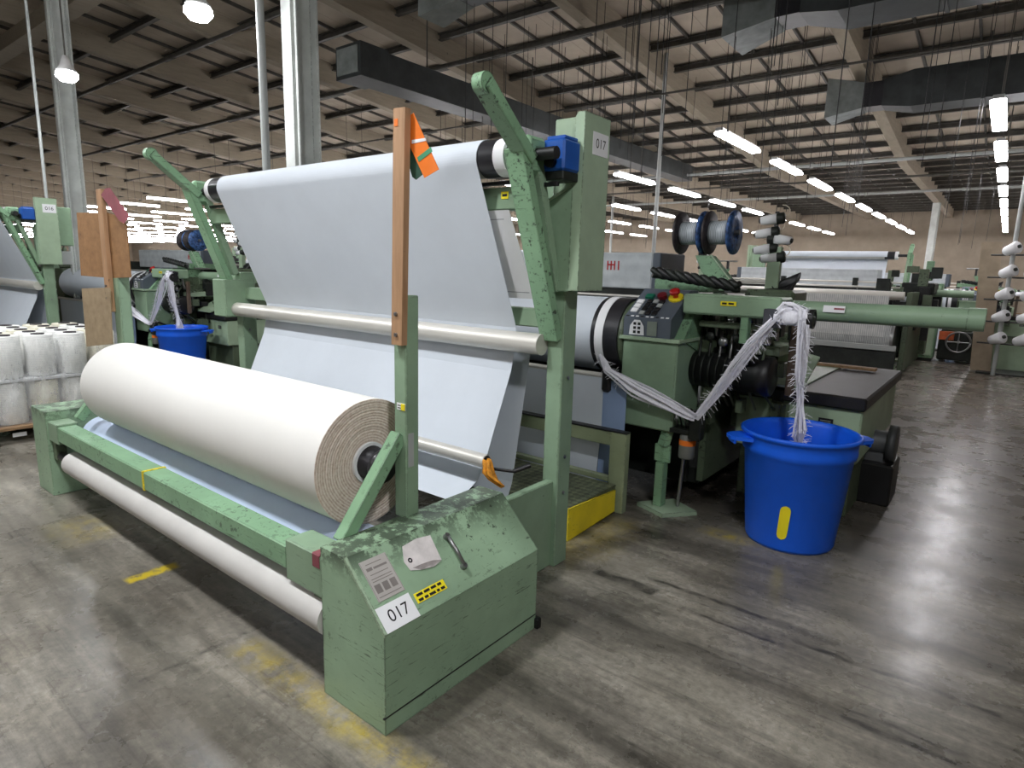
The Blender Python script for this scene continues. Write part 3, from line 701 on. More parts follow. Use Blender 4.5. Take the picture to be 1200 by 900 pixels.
# ------------------------------------------------------------------ loom
def loom():
    t = thing('weaving_loom', 'green weaving loom with grey control panel behind the front winder', 'loom', (-3.3, 4.8, 0))
    # cloth drum and fabric
    MB().cyl((-5.2, 4.05, 1.15), (-2.27, 4.05, 1.15), .27, n=48).done('cloth_drum', WEB, t)
    MB().cyl((-2.27, 4.05, 1.15), (-2.06, 4.05, 1.15), .272, n=48).done('drum_band', BLKW, t)
    MB().pipe((-2.235, 4.05, 1.15), (-2.17, 4.05, 1.15), .276, .2, 40).done('selvage_wrap', WHITE, t)
    MB().lathe((-2.06, 4.05, 1.15), (1, 0, 0), [(0, .255), (.03, .255), (.03, .12), (.2, .12), (.2, 0)], 32).done('drum_hub', GO, t)
    MB().cyl((-5.2, 3.76, .885), (-2.08, 3.76, .885), .022, n=12).done('spreader_bar', PIPE, t)
    MB().box(-5.2, -2.1, 3.77, 3.81, .80, .85).done('spreader_beam', BLK, t)
    MB().box(-2.13, -2.06, 3.72, 3.82, .78, .93, .02).done('bar_bearing', BLK, t)
    MB().sheet([(3.742, .875), (3.745, .5), (3.72, .3), (3.70, .05)], -5.1, -2.12).done('lower_cloth', WEB, t)
    MB().sheet([(3.748, .86), (3.75, .5), (3.735, .3), (3.72, .04)], -2.125, -1.94).done('cloth_edge', BLUEG, t)
    # control pedestal
    MB().box(-2.02, -1.62, 3.80, 4.22, .56, 1.16, .01).done('pedestal', G, t)
    MB().box(-2.04, -1.60, 3.775, 4.24, 1.155, 1.18, .004).done('pedestal_lip', GP, t)
    c = MB().yz([(3.8, 1.18), (3.8, 1.305), (4.08, 1.49), (4.22, 1.49), (4.22, 1.18)], -2.02, -1.68).done('control_panel', GREY, t)
    sp = V((0, .28, .185)).normalized(); sn = V((0, -sp.z, sp.y))
    def cp(x, s, h=0.): return V((x, 3.8, 1.305))+sp*s+sn*h
    def key(x, s, wx, ws, mt, name, h=.012): MB().obox(cp(x, s, h/2), (V((1, 0, 0)), sp, sn), (wx/2, ws/2, h/2), .002).done(name, mt, c)
    for k in range(3): key(-1.975+.0*k, .075+.05*k, .05, .04, WHITE, 'white_key')
    for k in range(4):
        for q in range(3): key(-1.91+.045*q, .05+.045*k, .036, .034, BLK if (k+q) % 4 else LGREY, 'black_key')
    for k in range(9): key(-2.0+.036*k, .015, .022, .012, WHITE if k % 3 else BLK, 'legend_mark', .002)
    key(-1.93, .235, .06, .04, plain('green_button', (20, 110, 84), .4), 'start_button', .02)
    MB().cyl(cp(-1.84, .235, 0), cp(-1.84, .235, .03), .032, n=18).done('stop_button', plain('dark_red_button', (110, 22, 36), .4), c)
    MB().cyl(cp(-1.745, .24, 0), cp(-1.745, .24, .012), .05, n=24).done('stop_ring', YEL, c)
    MB().lathe(cp(-1.745, .24, .012), sn, [(0, .018), (.03, .018), (.032, .034), (.05, .034), (.056, .02), (.056, 0)], 20).done('emergency_stop', RED, c)
    m = MB(); m.prism([(-1.975, 3.7985, 1.19), (-1.865, 3.7985, 1.19), (-1.87, 3.7985, 1.25), (-1.90, 3.7985, 1.29), (-1.94, 3.7985, 1.29), (-1.97, 3.7985, 1.25)], (0, -.004, 0)); m.m = 1
    for i in range(2):
        for j in range(3): m.box(-1.945+.032*i, -1.925+.032*i, 3.7935, 3.7945, 1.20+.028*j, 1.218+.028*j, 0)
    m.done('socket_plate', [WHITE, INK], c)
    MB().box(-1.845, -1.775, 3.795, 3.80, 1.19, 1.285, .002).done('side_plate', plain('grey_green_plate', (120, 130, 120), .5), c)
    MB().yz([(3.86, 1.17), (4.14, 1.46), (4.6, 1.47), (4.6, 1.1), (4.35, 1.0)], -1.68, -1.61).done('panel_cheek', GL, t)
    # breast beam and machinery under it
    MB().box(-1.66, -1.04, 3.92, 4.16, 1.345, 1.475, .012).done('breast_beam', G, t)
    decal(MB(), (-1.36, 3.918, 1.425), (1, 0, 0), (0, 0, 1), .1, .028, .0015, (), [(-.04, -.01, -.006, .006), (0, .035, -.006, .006)]).done('beam_label', [LYEL, INK], t)
    for x in (-1.25,): MB().box(x-.03, x+.02, 3.93, 3.99, 1.18, 1.345).done('beam_bracket', GL, t)
    MB().box(-1.6, -1.55, 4.25, 6.3, .12, 1.36).done('side_frame', GO, t)
    MB().box(-1.6, -1.1, 4.75, 4.82, .45, 1.2).done('inner_panel', GO, t)
    MB().box(-1.5, -1.18, 4.72, 4.76, .30, .74).done('gear_cover', GO, t)
    rd = random.Random(21)
    for k in range(34):
        x = rd.uniform(-1.58, -1.06); y = rd.uniform(4.1, 4.7); z = rd.uniform(.62, 1.32); a = rd.uniform(.015, .055)
        MB().box(x-a, x+a, y-.05, y+.05, z-rd.uniform(.03, .1), z+.04).done('lever_block', rd.choice((GO, GD, BLK, GO)), t)
    for k in range(6):
        x = -1.6+.08*k
        MB().bar((x, 4.05+rd.uniform(0, .2), 1.33), (x+rd.uniform(-.05, .1), 4.3, rd.uniform(.98, 1.1)), .03, .02).done('lever', rd.choice((GO, STEEL, GD)), t)
    for k in range(7):
        x = -1.62+.07*k
        MB().tube([(x, 4.2, 1.3), (x+.05, 4.05, 1.12+rd.uniform(-.05, .05)), (x+.02, 4.08, .9), (x+rd.uniform(-.1, .1), 4.3, .7)], .009, 6).done('hose', rd.choice((GO, GD, STEEL)), t)
    MB().pipe((-1.27, 4.02, 1.10), (-1.245, 4.02, 1.10), .06, .035).done('hand_ring', STEEL, t)
    MB().lathe((-1.70, 4.12, .965), (1, 0, 0), [(0, 0), (0, .12), (.5, .12), (.51, .13), (.59, .13), (.6, .11), (.6, 0)], 32).done('drive_motor', BLK, t)
    for k in range(8): MB().pipe((-1.64+.05*k, 4.12, .965), (-1.63+.05*k, 4.12, .965), .123, .116, 28).done('motor_fin', GD, t)
    MB().box(-1.42, -1.1, 4.2, 4.6, 1.09, 1.15).done('motor_hood', GP, t)
    MB().prism([(-1.13, 4.3, .88), (-.98, 4.4, .86), (-1.0, 4.9, 1.02), (-1.25, 4.75, 1.1)], (0, 0, .015)).done('deflector_plate', GP, t)
    MB().box(-1.02, -.97, 4.1, 4.14, .86, 1.31).done('roller_post', plain('brown_post', (96, 80, 66), .6), t)
    MB().box(-1.12, -1.04, 3.84, 3.94, 1.30, 1.41).done('roller_block', plain('slate_block', (70, 72, 80), .5), t)
    MB().lathe((-1.06, 3.88, 1.365), (1, 0, 0), [(0, 0), (0, .045), (.2, .045), (.2, 0)], 24).done('waste_roller', TAPE, t)
    MB().pipe((-.875, 3.88, 1.365), (-.845, 3.88, 1.365), .056, .045).cyl((-.86, 3.88, 1.365), (-.85, 3.88, 1.365), .045).done('roller_cap', BLK, t)
    MB().cyl((-1.0, 3.88, 1.44), (-.99, 3.99, 1.42), .022, n=12).done('press_knob', BLK, t)
    # rapier tubes
    r = MB().cyl((-1.55, 4.6, 1.375), (-.15, 4.6, 1.38), .066, n=32).cyl((-.16, 4.6, 1.38), (-.075, 4.6, 1.38), .069, n=32).done('rapier_tube', G, t)
    m = decal(MB(), (-.875, 4.528, 1.40), (1, 0, 0), (0, .25, 1), .13, .045, .002, (), [(.0, .062, -.004, .008)]); m.done('tube_label', [WHITE, REDC], r)
    MB().cyl((-6.25, 4.6, 1.38), (-5.2, 4.6, 1.375), .066, n=32).done('rapier_tube', G, t)
    # cabinet with black top, blower
    MB().box(-1.42, -.62, 4.46, 6.0, .40, .765, .01).done('side_cabinet', GP, t)
    MB().box(-1.4, -.66, 4.55, 5.9, 0, .40, .01).done('cabinet_plinth', GO, t)
    MB().box(-1.44, -.60, 4.42, 6.1, .765, .85, .012).done('cabinet_top', BLK, t)
    MB().box(-1.43, -1.02, 4.6, 6.0, .85, .862, .003).done('top_plate', GP, t)
    MB().box(-1.44, -.75, 5.75, 5.83, .86, .885).done('wood_strip', PALW, t)
    decal(MB(), (-.83, 4.458, .66), (1, 0, 0), (0, 0, 1), .09, .045, .002, (), [(-.035, .03, .004, .008), (-.035, .03, -.008, -.004)], 0, 1).done('cabinet_label', [BLK, LGREY], t)
    MB().box(-.70, -.46, 4.97, 5.34, 0, .30, .012).done('blower_base', BLK, t)
    b = MB().cyl((-.69, 5.14, .43), (-.53, 5.14, .43), .085, n=24).box(-.66, -.54, 5.06, 5.22, .29, .36).done('blower_motor', plain('grey_motor', (104, 106, 108), .5, .3), t)
    MB().lathe((-.53, 5.14, .43), (1, 0, 0), [(0, .085), (0, .135), (.05, .135), (.055, .12), (.055, 0)], 28).done('blower_flange', plain('dark_grey_flange', (80, 82, 84), .5, .3), b)
    # leg with canister
    MB().prism([(-1.83, 3.79, 0), (-1.60, 3.70, 0), (-1.44, 3.90, 0), (-1.66, 4.02, 0)], (0, 0, .03)).done('foot_plate', GP, t)
    MB().bar((-1.69, 3.84, .03), (-1.69, 3.84, .34), .075, .06).bar((-1.715, 3.84, .34), (-1.715, 3.84, .46), .02, .06).bar((-1.662, 3.84, .34), (-1.662, 3.84, .46), .02, .06).bar((-1.69, 3.84, .45), (-1.67, 3.87, .58), .075, .05).done('foot_leg', GW, t)
    MB().cyl((-1.58, 3.90, .03), (-1.56, 3.92, .62), .012, n=10).done('foot_rod', STEEL, t)
    q = MB().lathe((-1.53, 3.86, .395), (0, 0, 1), [(0, 0), (0, .048), (.01, .053), (.15, .053), (.155, .05), (.17, .05), (.17, 0)], 24).done('canister', plain('grey_canister', (130, 132, 126), .45, .3), t)
    MB().pipe((-1.53, 3.86, .487), (-1.53, 3.86, .523), .0545, .05, 24).done('orange_band', ORANGE, q)
    MB().box(-1.64, -1.48, 3.80, 3.92, .565, .60).box(-1.50, -1.42, 3.78, 3.86, .54, .72, .01).done('tension_head', GD, t)
    for k in range(5): MB().tube([(-1.63+.03*k, 3.85, .6), (-1.64+.03*k, 3.82, .68), (-1.6+.03*k, 3.9, .72), (-1.58+.03*k, 4.0, .66)], .007, 6).done('fitting_hose', STEEL if k % 2 else BLK, t)
    MB().box(-2.0, -1.6, 4.3, 6.2, .08, .2).done('sole_beam', GD, t)
    # upper works
    h = MB().box(-4.85, -2.42, 5.0, 5.5, 1.46, 1.775, .01).done('harness_cover', HARN, t)
    MB().box(-2.42, -2.34, 5.0, 5.5, 1.46, 1.775, .01).done('cover_end', GREY, h)
    m = MB()
    for x in (-2.86, -2.825, -2.79, -2.75): m.box(x, x+.012, 4.996, 4.999, 1.62, 1.70, 0)
    m.box(-2.86, -2.79, 4.996, 4.999, 1.66, 1.672, 0).done('red_lettering', RED, h)
    MB().box(-4.85, -2.40, 5.02, 5.48, 1.30, 1.46, .008).done('heald_frames', GD, t)
    MB().cyl((-5.2, 4.75, 1.405), (-1.95, 4.75, 1.405), .012, n=8).done('slider_rod', PIPE, t)
    MB().box(-2.15, -1.72, 4.5, 4.9, 1.47, 1.56, .008).done('top_casting', GL, t)
    for k in range(3):
        ph = k*2.094; pts = []
        for i in range(41):
            u = i/40; a = u*20+ph; pts.append((-2.06+.62*u, 4.28+.05*u+.022*math.cos(a), 1.61-.085*u+.022*math.sin(a)))
        MB().tube(pts, .022, 8).done('twisted_cable', GD if k else BLK, t)
    MB().prism([(-1.86, 4.55, 1.74), (-1.74, 4.55, 1.74), (-1.52, 4.55, 1.49), (-1.66, 4.55, 1.49), (-1.80, 4.55, 1.62)], (0, .1, 0)).done('reel_stand', GL, t)
    MB().bar((-1.735, 4.54, 1.745), (-1.52, 4.54, 1.50), .012, .012).done('stand_rib', GP, t)
    MB().box(-1.60, -1.50, 4.5, 4.7, 1.475, 1.50).done('stand_foot', STEEL, t)
    MB().cyl((-2.02, 4.6, 1.905), (-1.56, 4.6, 1.905), .018, n=12).done('reel_axle', STEEL, t)
    MB().box(-1.845, -1.80, 4.57, 4.63, 1.70, 1.905).done('axle_post', BLK, t)
    MB().box(-1.52, -1.42, 5.17, 5.23, 1.36, 1.83).done('bobbin_post', GP, t)
    MB().box(-1.5, -1.47, 5.19, 5.21, 1.83, 2.10, .003).done('bobbin_mast', BLK, t)
    MB().tube([(-1.47, 5.2, 1.5), (-1.3, 5.3, 1.6), (-1.35, 5.2, 1.48), (-1.55, 5.1, 1.46)], .04, 10).done('ribbed_hose', BLK, t)
    MB().box(-1.62, -1.25, 5.0, 5.4, 1.36, 1.5, .02).done('drive_head', GO, t)
    # far side and back
    MB().box(-5.5, -5.42, 4.0, 6.3, .1, 1.4).done('side_frame', GO, t)
    MB().box(-5.6, -5.2, 3.85, 4.2, .2, 1.40, .01).done('end_pedestal', GO, t)
    MB().box(-5.7, -5.2, 4.4, 5.2, 1.36, 1.56, .02).done('end_gearbox', GD, t)
    for k in range(30):
        x = rd.uniform(-5.75, -5.0); y = rd.uniform(4.4, 6.4); z = rd.uniform(.7, 1.85); a = rd.uniform(.03, .1)
        MB().box(x-a, x+a, y-.06, y+.06, z-rd.uniform(.05, .25), z+.05).done('end_lever', rd.choice((GD, BLK, GO, GD)), t)
    MB().box(-5.2, -1.66, 4.22, 4.26, .1, .85).done('dark_panel', GD, t)  # dark panel added to fill the dark space under the loom front
    MB().box(-5.62, -5.5, 4.75, 4.85, 1.6, 1.95, .01).done('end_mast', GL, t)
    MB().cyl((-5.3, 6.15, .62), (-1.65, 6.15, .62), .36, n=40).done('warp_beam', WARP, t)
    for x in (-5.32, -1.68): MB().cyl((x-.02, 6.15, .62), (x+.02, 6.15, .62), .43, n=40).done('beam_flange', STEEL, t)
    MB().cyl((-5.4, 6.4, 1.34), (-1.6, 6.4, 1.34), .07, n=24).done('back_rest', PIPE, t)
    MB().sheet([(6.51, .66), (6.47, 1.33), (6.40, 1.414), (6.0, 1.41), (5.5, 1.39)], -5.2, -1.75).done('warp_sheet', WARPY, t)
    for z, y in ((1.47, 6.2), (1.55, 6.05)): MB().cyl((-5.3, y, z), (-1.6, y, z), .016, n=8).done('lease_rod', PIPE, t)
    for x in (-4.6, -3.4, -2.2): MB().box(x-.04, x+.04, 6.0, 6.1, 1.42, 1.62).done('rod_bracket', GD, t)
    MB().box(-5.4, -1.6, 6.3, 6.36, .1, .2).done('rear_tie', GP, t)
    MB().box(-5.4, -1.6, 6.52, 6.57, .44, .53).done('rear_rail', LGREY, t)
    MB().box(-5.4, -1.6, 6.5, 6.55, .06, .42).done('rear_apron', GD, t)
    for k in range(9):
        x = -1.63+.065*k; MB().cyl((x, 4.1, 1.34), (x+.01, 4.12, 1.24-.02*(k % 3)), .012, n=8).done('heald_cable', BLK if k % 2 else STEEL, t)
    for k in range(5): MB().lathe((-1.5+.09*k, 4.02, 1.20-.03*(k % 2)), (0, 1, 0), [(0, 0), (0, .03), (.02, .03), (.02, 0)], 14).done('cam_follower', rd.choice((STEEL, GD)), t)
    MB().box(-1.58, -1.08, 4.02, 4.08, 1.26, 1.30).done('guide_rail', GO, t)
    return t
L1 = loom()
def reel(x, y, z, label):
    t = thing('wire_reel', label, 'reel', (x, y, z), 'wire reels on the loom stands')
    MB().lathe((x-.08, y, z), (1, 0, 0), [(0, .02), (0, .085), (.16, .085), (.16, .02)], 28).done('winding', WIRE, t)
    MB().lathe((x-.1, y, z), (1, 0, 0), [(0, .02), (0, .155), (.012, .158), (.02, .155), (.02, .02)], 36).done('flange', DFLANGE, t)
    MB().lathe((x+.08, y, z), (1, 0, 0), [(0, .02), (0, .155), (.008, .158), (.02, .155), (.02, .05), (.012, .04), (.012, .02)], 36).done('flange', RFLANGE, t)
    return t
R1 = reel(-1.69, 4.6, 1.905, 'silver wire reel with mottled blue flange above the control panel')
R2 = reel(-1.91, 4.6, 1.905, 'silver wire reel with dark flanges left of the blue flanged reel')
def yarn_bobbin(x, y, z, d, label):
    t = thing('leno_bobbin', label, 'bobbin', (x, y, z), 'small yarn bobbins on the loom mast')
    d = V(d).normalized(); p = V((x, y, z))
    MB().lathe(p, d, [(0, 0), (0, .030), (.12, .042), (.12, 0)], 18).done('yarn', WHITE, t)
    MB().lathe(p+d*-.012, d, [(0, 0), (0, .018), (.0125, .018)], 14).done('nose', BLK, t)
    MB().lathe(p+d*.12, d, [(0, .045), (.05, .045), (.06, .03), (.06, 0)], 18).done('carrier', GD, t)
    pts = [p+d*.15+V((.06*math.sin(a), .0, .05-.05*math.cos(a))) for a in [k*.45 for k in range(8)]]
    MB().tube(pts, .004, 5).done('guide_loop', plain('pale_wire', (190, 180, 160), .4) if 'pale_wire' not in bpy.data.materials else bpy.data.materials['pale_wire'], t)
    return t
BOB = []
for i, (x, z, dx) in enumerate(((-1.60, 2.03, 1), (-1.63, 1.925, 1), (-1.36, 1.875, -1), (-1.63, 1.80, 1), (-1.57, 1.735, 1))):
    BOB.append(yarn_bobbin(x, 5.18, z, (dx, .12, .12), '%s white bobbin from the top of the mast behind the front loom' % ORD[i]))

# ------------------------------------------------------------------ blue bin and waste strips
def blue_bin():
    x, y = -.865, 3.94; t = thing('waste_bin', 'round blue plastic bin with a yellow strip beside the front loom', 'bin', (x, y, 0))
    MB().lathe((x, y, 0), (0, 0, 1), [(0, 0), (0, .245), (.02, .255), (.56, .305), (.57, .318), (.60, .322), (.62, .318), (.665, .322), (.672, .335), (.69, .338), (.696, .328), (.69, .318), (.66, .308), (.56, .296), (.03, .245), (.03, 0)], 56).done('bin_body', BIN, t)
    for s in (-1, 1):
        d = V((.787*s, .617*s, 0)); sd = V((-.617*s, .787*s, 0)); p = V((x, y, .635))+d*.315
        m = MB().prism([p-sd*.10, p+sd*.10, p+d*.095+sd*.06, p+d*.115+sd*.035, p+d*.115-sd*.035, p+d*.095-sd*.06], (0, 0, .022))
        m.bar(p+d*.09-sd*.05+V((0, 0, -.01)), p+d*.09+sd*.05+V((0, 0, -.01)), .015, .03); m.done('handle', BIN, t)
    m = MB(); a0 = math.atan2(-3.94, .865)-.12; pts = []
    vs, fs = [], []; N = 30
    for i in range(N+1):
        u = i/N; z = .085+.215*u; lean = .05*(u-.5); cq = min(1, u*6, (1-u)*6); hw = .085*math.sqrt(max(0, 1-(1-cq)**2))+.002
        rad = .258+z*.09
        for k, q in ((0, -1), (1, 1)):
            a = a0+lean*.9+q*hw*1.55/1.3; vs.append((x+math.cos(a)*rad, y+math.sin(a)*rad, z))
    fs = [[2*i, 2*i+1, 2*i+3, 2*i+2] for i in range(N)]
    m.add(vs, fs).done('yellow_strip', LYEL, t)
    return t
B1 = blue_bin()
def waste():
    t = thing('waste_strip', 'white fringed selvage waste strip running over the roller into the front bin', 'textile waste', (-.85, 3.93, .62))
    rd = random.Random(4)
    def strand(path, w0, n, name, fuzz, prof=(1, 1, 1)):
        P = [V(p) for p in path]; m = MB()
        def at_(u):
            s = u*(len(P)-1); i = min(int(s), len(P)-2); return P[i].lerp(P[i+1], s-i)
        for k in range(n):
            a = rd.uniform(0, 6.28); o = rd.uniform(0, w0); tw = rd.uniform(1, 4); pts, ww = [], []
            for i in range(13):
                u = i/12; q = u*(len(prof)-1); qi = min(int(q), len(prof)-2); g = prof[qi]+(prof[qi+1]-prof[qi])*(q-qi); og = o*g
                e = V((0, math.cos(a+tw*u)*og, math.sin(a+tw*u)*og)) + V((math.cos(a+1)*og*.7, 0, 0)); pts.append(at_(u)+e); ww.append(rd.uniform(.008, .02))
            m.ribbon(pts, ww, (math.cos(a), -1, math.sin(a)), .0015)
        for k in range(fuzz):
            u = rd.random(); p = at_(u); d = V((rd.uniform(-1, 1), rd.uniform(-1, 1), rd.uniform(-1, .6))).normalized()
            m.ribbon([p, p+d*w0*1.1, p+d*w0*1.7+V((0, 0, -.008))], .0018, (0, -1, .3), .0008)
        return m.done(name, TAPE, t)
    strand([(-2.14, 3.73, 1.02), (-2.08, 3.72, .93), (-1.85, 3.72, .83), (-1.62, 3.74, .76), (-1.45, 3.77, .70)], .042, 22, 'lower_run', 90, (.5, .6, 1.3, .9, .6))
    strand([(-1.45, 3.77, .70), (-1.35, 3.79, .86), (-1.25, 3.81, 1.03), (-1.15, 3.83, 1.20), (-1.04, 3.835, 1.36)], .042, 24, 'rising_run', 200, (.35, .6, .9, 1.2, .8))
    strand([(-1.04, 3.835, 1.36), (-1.0, 3.86, 1.42), (-.95, 3.88, 1.425), (-.9, 3.855, 1.41), (-.885, 3.825, 1.36)], .035, 22, 'wrapped_run', 60)
    strand([(-.885, 3.825, 1.36), (-.88, 3.83, 1.2), (-.88, 3.85, 1.05), (-.88, 3.88, .95), (-.87, 3.9, .82), (-.86, 3.92, .68), (-.86, 3.93, .6)], .042, 26, 'hanging_run', 200, (1, .9, .8, .45, .5, 1.3, .2))
    return t
WS1 = waste()

# ------------------------------------------------------------------ pallet of yarn bobbins
px0, px1, py0, py1 = -7.86, -6.6, 1.08, 2.34
t = thing('wooden_pallet', 'wooden pallet on the floor under the wrapped yarn bobbins', 'pallet', (-7.2, 1.7, 0))
for k in range(7):
    x = px0+.02+k*.203; MB().box(x, x+.09, py0, py1, .125, .15, .002).done('deck_board', PALW, t)
for k in range(3):
    y = py0+k*.58; MB().box(px0, px1, y, y+.1, .1, .125, .002).done('stringer_board', PALW, t)
    for x in (px0, -7.28, px1-.1): MB().box(x, x+.1, y, y+.1, .022, .1, .003).done('block', PALW, t)
    MB().box(px0, px1, y, y+.1, 0, .022, .002).done('base_board', PALW, t)
MB().box(px1, px1+.003, 1.42, 1.52, .05, .085, 0).done('pallet_label', WHITE, t)
def bobbin(mt, x, y, z):
    t = thing('yarn_bobbin', '', 'bobbin', (x, y, z), 'yarn bobbins stacked on the pallet')
    MB().lathe((x, y, z), (0, 0, 1), [(.0, .05), (.0, .105), (.008, .112), (.355, .112), (.365, .105), (.362, .052)], 28).done('yarn_package', mt, t)
    MB().lathe((x, y, z), (0, 0, 1), [(0, 0), (.0, .05), (.372, .05), (.372, .04), (.368, .04), (.368, 0)], 18).done('core', DFLANGE, t)
    return t
p0 = bobbin(YARN, px1-.13, 1.22, .15); p1 = bobbin(YARNC, px1-.13, 1.22, .15); index_kids(); fst = [p0, p1]
rowname = ['row nearest the winder', 'second row from the winder', 'middle row', 'fourth row from the winder', 'row farthest from the winder']
rd = random.Random(9)
for li, lay in enumerate(('lower', 'upper')):
    for i in range(5):
        for j in range(5):
            lb = '%s layer yarn bobbin on the pallet, %s, %s from the left' % (lay, rowname[i], ORD[j])
            loc = (px1-.13-.245*i, 1.22+.245*j, .152+li*.405); k = 1 if rd.random() < .25 else 0
            if fst[k]: o = fst[k]; fst[k] = None; o.location = loc; o['label'] = lb
            else: copy_tree((p0, p1)[k], loc, label=lb)
tag(MB().box(px0+.03, px1-.005, py0+.01, py1, .526, .552, .003).done('layer_board', plain('grey_white_board', (196, 198, 200), .6), org=(-7.2, 1.7, .526)), 'pale layer board between the two layers of yarn bobbins', 'board')
m = MB(); rd = random.Random(2); N = 40; Z = 14; vs, fs = [], []
per = [(px1+.0, py0), (px1+.0, py1), (px0, py1), (px0, py0)]
for i in range(N):
    s = i/N*4; a = int(s); f = s-a; p, q = per[a], per[(a+1) % 4]
    for j in range(Z):
        o = rd.uniform(-.006, .012); z = .155+.735*j/(Z-1); x, y = p[0]+(q[0]-p[0])*f, p[1]+(q[1]-p[1])*f
        cx, cy = -7.23, 1.71; vs.append((x+(x-cx)*o*.8+(.012 if x > cx else -.012), y+(y-cy)*o*.8+(.012 if y > cy else -.012), z))
fs = [[i*Z+j, ((i+1) % N)*Z+j, ((i+1) % N)*Z+j+1, i*Z+j+1] for i in range(N) for j in range(Z-1)]
tag(m.add(vs, fs, True).done('stretch_film', FILM, org=(-7.2, 1.7, .14)), 'clear stretch film wrapped round the stacked yarn bobbins', 'film')

# ------------------------------------------------------------------ neighbours and the rows behind
index_kids()
P = -8.1
def moved(o, dx=0., dy=0., rot=None):
    l = o.location
    if rot: return (dx-l.x, dy-l.y, l.z)
    return (l.x+dx, l.y+dy, l.z)
def put(o, label, dx=0., dy=0., rot=None): return copy_tree(o, moved(o, dx, dy, rot), math.pi if rot else None, label)
SKIP = ('wooden_stick', 'screw', 'orange_tag', 'tag_writing', 'tag_stripe', 'green_tag', 'orange_dab', 'hardboard_sheet', 'lower_hardboard', 'red_card')
def winder_copy(label, dx, dy, rot, num):
    r = W1.copy(); COL.objects.link(r); r.location = moved(W1, dx, dy, rot); r['label'] = label
    if rot: r.rotation_euler = (0, 0, math.pi)
    for k in kids(W1):
        st = k.name.split('.')[0]
        if st in SKIP or (rot and st in ('cross_bar', 'black_rod', 'cover_label', 'number_label')): continue
        c = copy_tree(k, parent=r)
        if st == 'cover_label':
            c.data = decal(MB(), (-1.645, 2.748, 2.206), (0, 1, 0), (0, 0, 1), .145, .105, .002, [(num, .062, 0, 0)]).mesh('cover_label', [WHITE, INK], ORG[W1.name])
        if st == 'number_label':
            c.data = decal(MB(), V((-1.48, 1.322, .38))+sl*.047+nn*.001, (0, 1, 0), sl, .155, .092, .002, [(num, .062, 0, 0)]).mesh('number_label', [WHITE, INK], ORG[W1.name])
    return r
winder_copy('leftmost green cloth winder beyond the pallet, numbered 016', P, 0, None, '016')
put(WB1, 'white fabric sheet on the leftmost winder beyond the pallet', P)
put(L1, 'second green loom, left behind the winder, with its own blue bin', P)
put(B1, 'blue plastic bin at left behind the big fabric roll', P)
put(WS1, 'white selvage waste strip hanging into the left blue bin', P)
put(R1, 'silver wire reel with blue flange over the left loom', P)
put(R2, 'dark flanged wire reel beside the blue one over the left loom', P)
for i, b in enumerate(BOB): put(b, '%s white bobbin from the top of the mast behind the left loom' % ORD[i], P)
put(L1, 'third green loom, left of the second in the front row', 2*P)
put(L1, 'fourth green loom, farthest left in the front row of looms', 3*P)
for i, cx in enumerate((-6.7, -14.8, -22.9, -31.0)):
    w_ = ('rightmost', 'second from right', 'third from right', 'fourth from right')[i]
    put(L1, '%s loom of the second row, seen from its warp side' % w_, cx, 18.4, 1)
    winder_copy('%s green winder behind the second row of looms' % w_, cx, 18.4, 1, '')
    put(WB1, 'pale fabric sheet on the %s winder behind the second loom row' % w_, cx, 18.4, 1)
    for j, b in enumerate(BOB): put(b, '%s bobbin from the top on the mast of the %s second row loom' % (ORD[j], w_), cx, 18.4, 1)
for i, dx in enumerate((1.2, -6.9, -15, -23.1)):
    w_ = ('rightmost', 'second from right', 'third from right', 'leftmost')[i]
    put(L1, '%s loom of the far row near the back wall' % w_, dx, 13.75)

# ------------------------------------------------------------------ creel at the right edge
t = thing('yarn_creel', 'tall yarn creel rack with a tan board at the right edge', 'creel', (.1, 13.9, 0))
MB().prism([(-.34, 14.0, .02), (-.04, 14.0, .02), (-.17, 14.0, 2.3), (-.47, 14.0, 2.3)], (0, .03, 0)).done('side_board', TAN, t)
MB().cyl((.0, 13.7, 0), (.0, 13.7, 4.55), .035, n=10).done('mast', LGREY, t)
for k in range(5): MB().cyl((-.3, 13.75, .55+.38*k), (1.2, 13.75, .55+.38*k), .014, n=8).done('cross_rod', BLK, t)
MB().cyl((1.1, 13.75, 0), (1.1, 13.75, 2.4), .03, n=10).done('mast', LGREY, t)
MB().box(-.3, 1.3, 14.5, 14.55, .02, .5).done('base_panel', GP, t)
MB().box(-.25, 1.3, 13.75, 14.5, 0, .03).done('base_frame', GD, t)
c0 = None
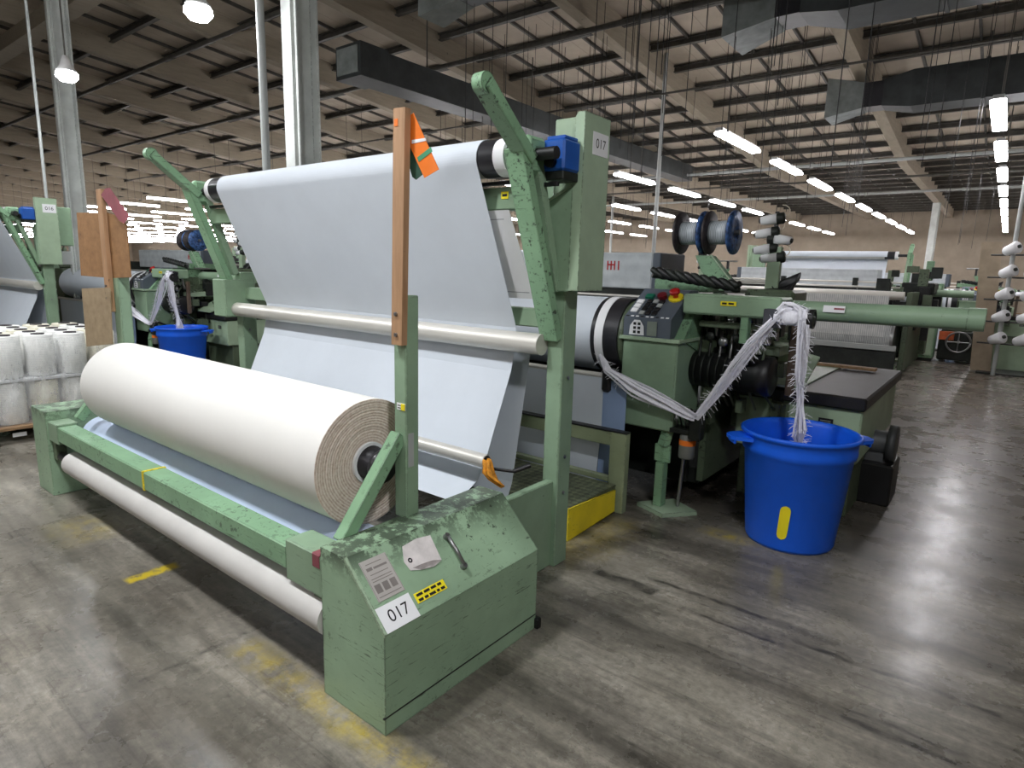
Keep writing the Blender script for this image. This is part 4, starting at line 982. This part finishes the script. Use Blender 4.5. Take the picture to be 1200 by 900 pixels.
for i in range(5):
    for j in range(4):
        x, z = -.12+.34*j, .60+.38*i
        lb = 'white yarn cone on the creel, %s rung from the floor, %s from the left' % (ORD[i], ORD[j])
        if c0 is None:
            c0 = thing('yarn_cone', lb, 'yarn cone', (x, 13.72, z), 'yarn cones on the right creel')
            MB().lathe((x, 13.72, z), (.75, -.6, .35), [(0, 0), (0, .055), (.02, .075), (.22, .105), (.24, .09), (.24, 0)], 18).done('yarn', WHITE, c0)
            MB().lathe((x, 13.72, z), (.75, -.6, .35), [(.24, .03), (.27, .03), (.27, 0)], 10).done('cone_tip', GD, c0); index_kids()
        else: copy_tree(c0, (x, 13.72, z), label=lb)

# ------------------------------------------------------------------ odds and ends beyond the front loom
t = thing('control_cabinet', 'narrow green control cabinet standing behind the long green tube', 'cabinet', (-1.25, 15.2, 0))
MB().box(-1.5, -1.0, 15.0, 15.4, .06, 1.55, .01).done('body', GL, t)
MB().box(-1.47, -1.03, 14.985, 15.0, .12, 1.5, .004).done('door', GP, t)
MB().box(-1.10, -1.07, 14.965, 14.985, .8, .95, .003).done('handle', BLK, t)
MB().box(-1.48, -1.02, 15.02, 15.38, 0, .06).done('plinth', BLK, t)
t = thing('winch_unit', 'low dark winding unit with a hand wheel beside the green cabinet', 'machine', (-.65, 15.3, 0))
MB().box(-.95, -.38, 15.1, 15.6, .05, .62, .02).done('body', GD, t)
MB().box(-.92, -.42, 15.15, 15.5, .62, 1.05, .02).done('upper_case', GO, t)
m = MB(); m.tube([(-.62+.2*math.cos(a*.3142), 15.04, .42+.2*math.sin(a*.3142)) for a in range(21)], .018, 8)
for a in range(4): m.cyl((-.62, 15.04, .42), (-.62+.2*math.cos(a*1.571), 15.04, .42+.2*math.sin(a*1.571)), .012, n=6)
m.cyl((-.62, 15.02, .42), (-.62, 15.1, .42), .03, n=12); m.done('hand_wheel', STEEL, t)
MB().box(-.95, -.7, 15.05, 15.1, .45, .62).done('orange_guard', plain('orange_guard_paint', (200, 96, 50), .5), t)
for x in (-.9, -.45): MB().box(x, x+.08, 15.12, 15.58, 0, .05).done('foot', BLK, t)
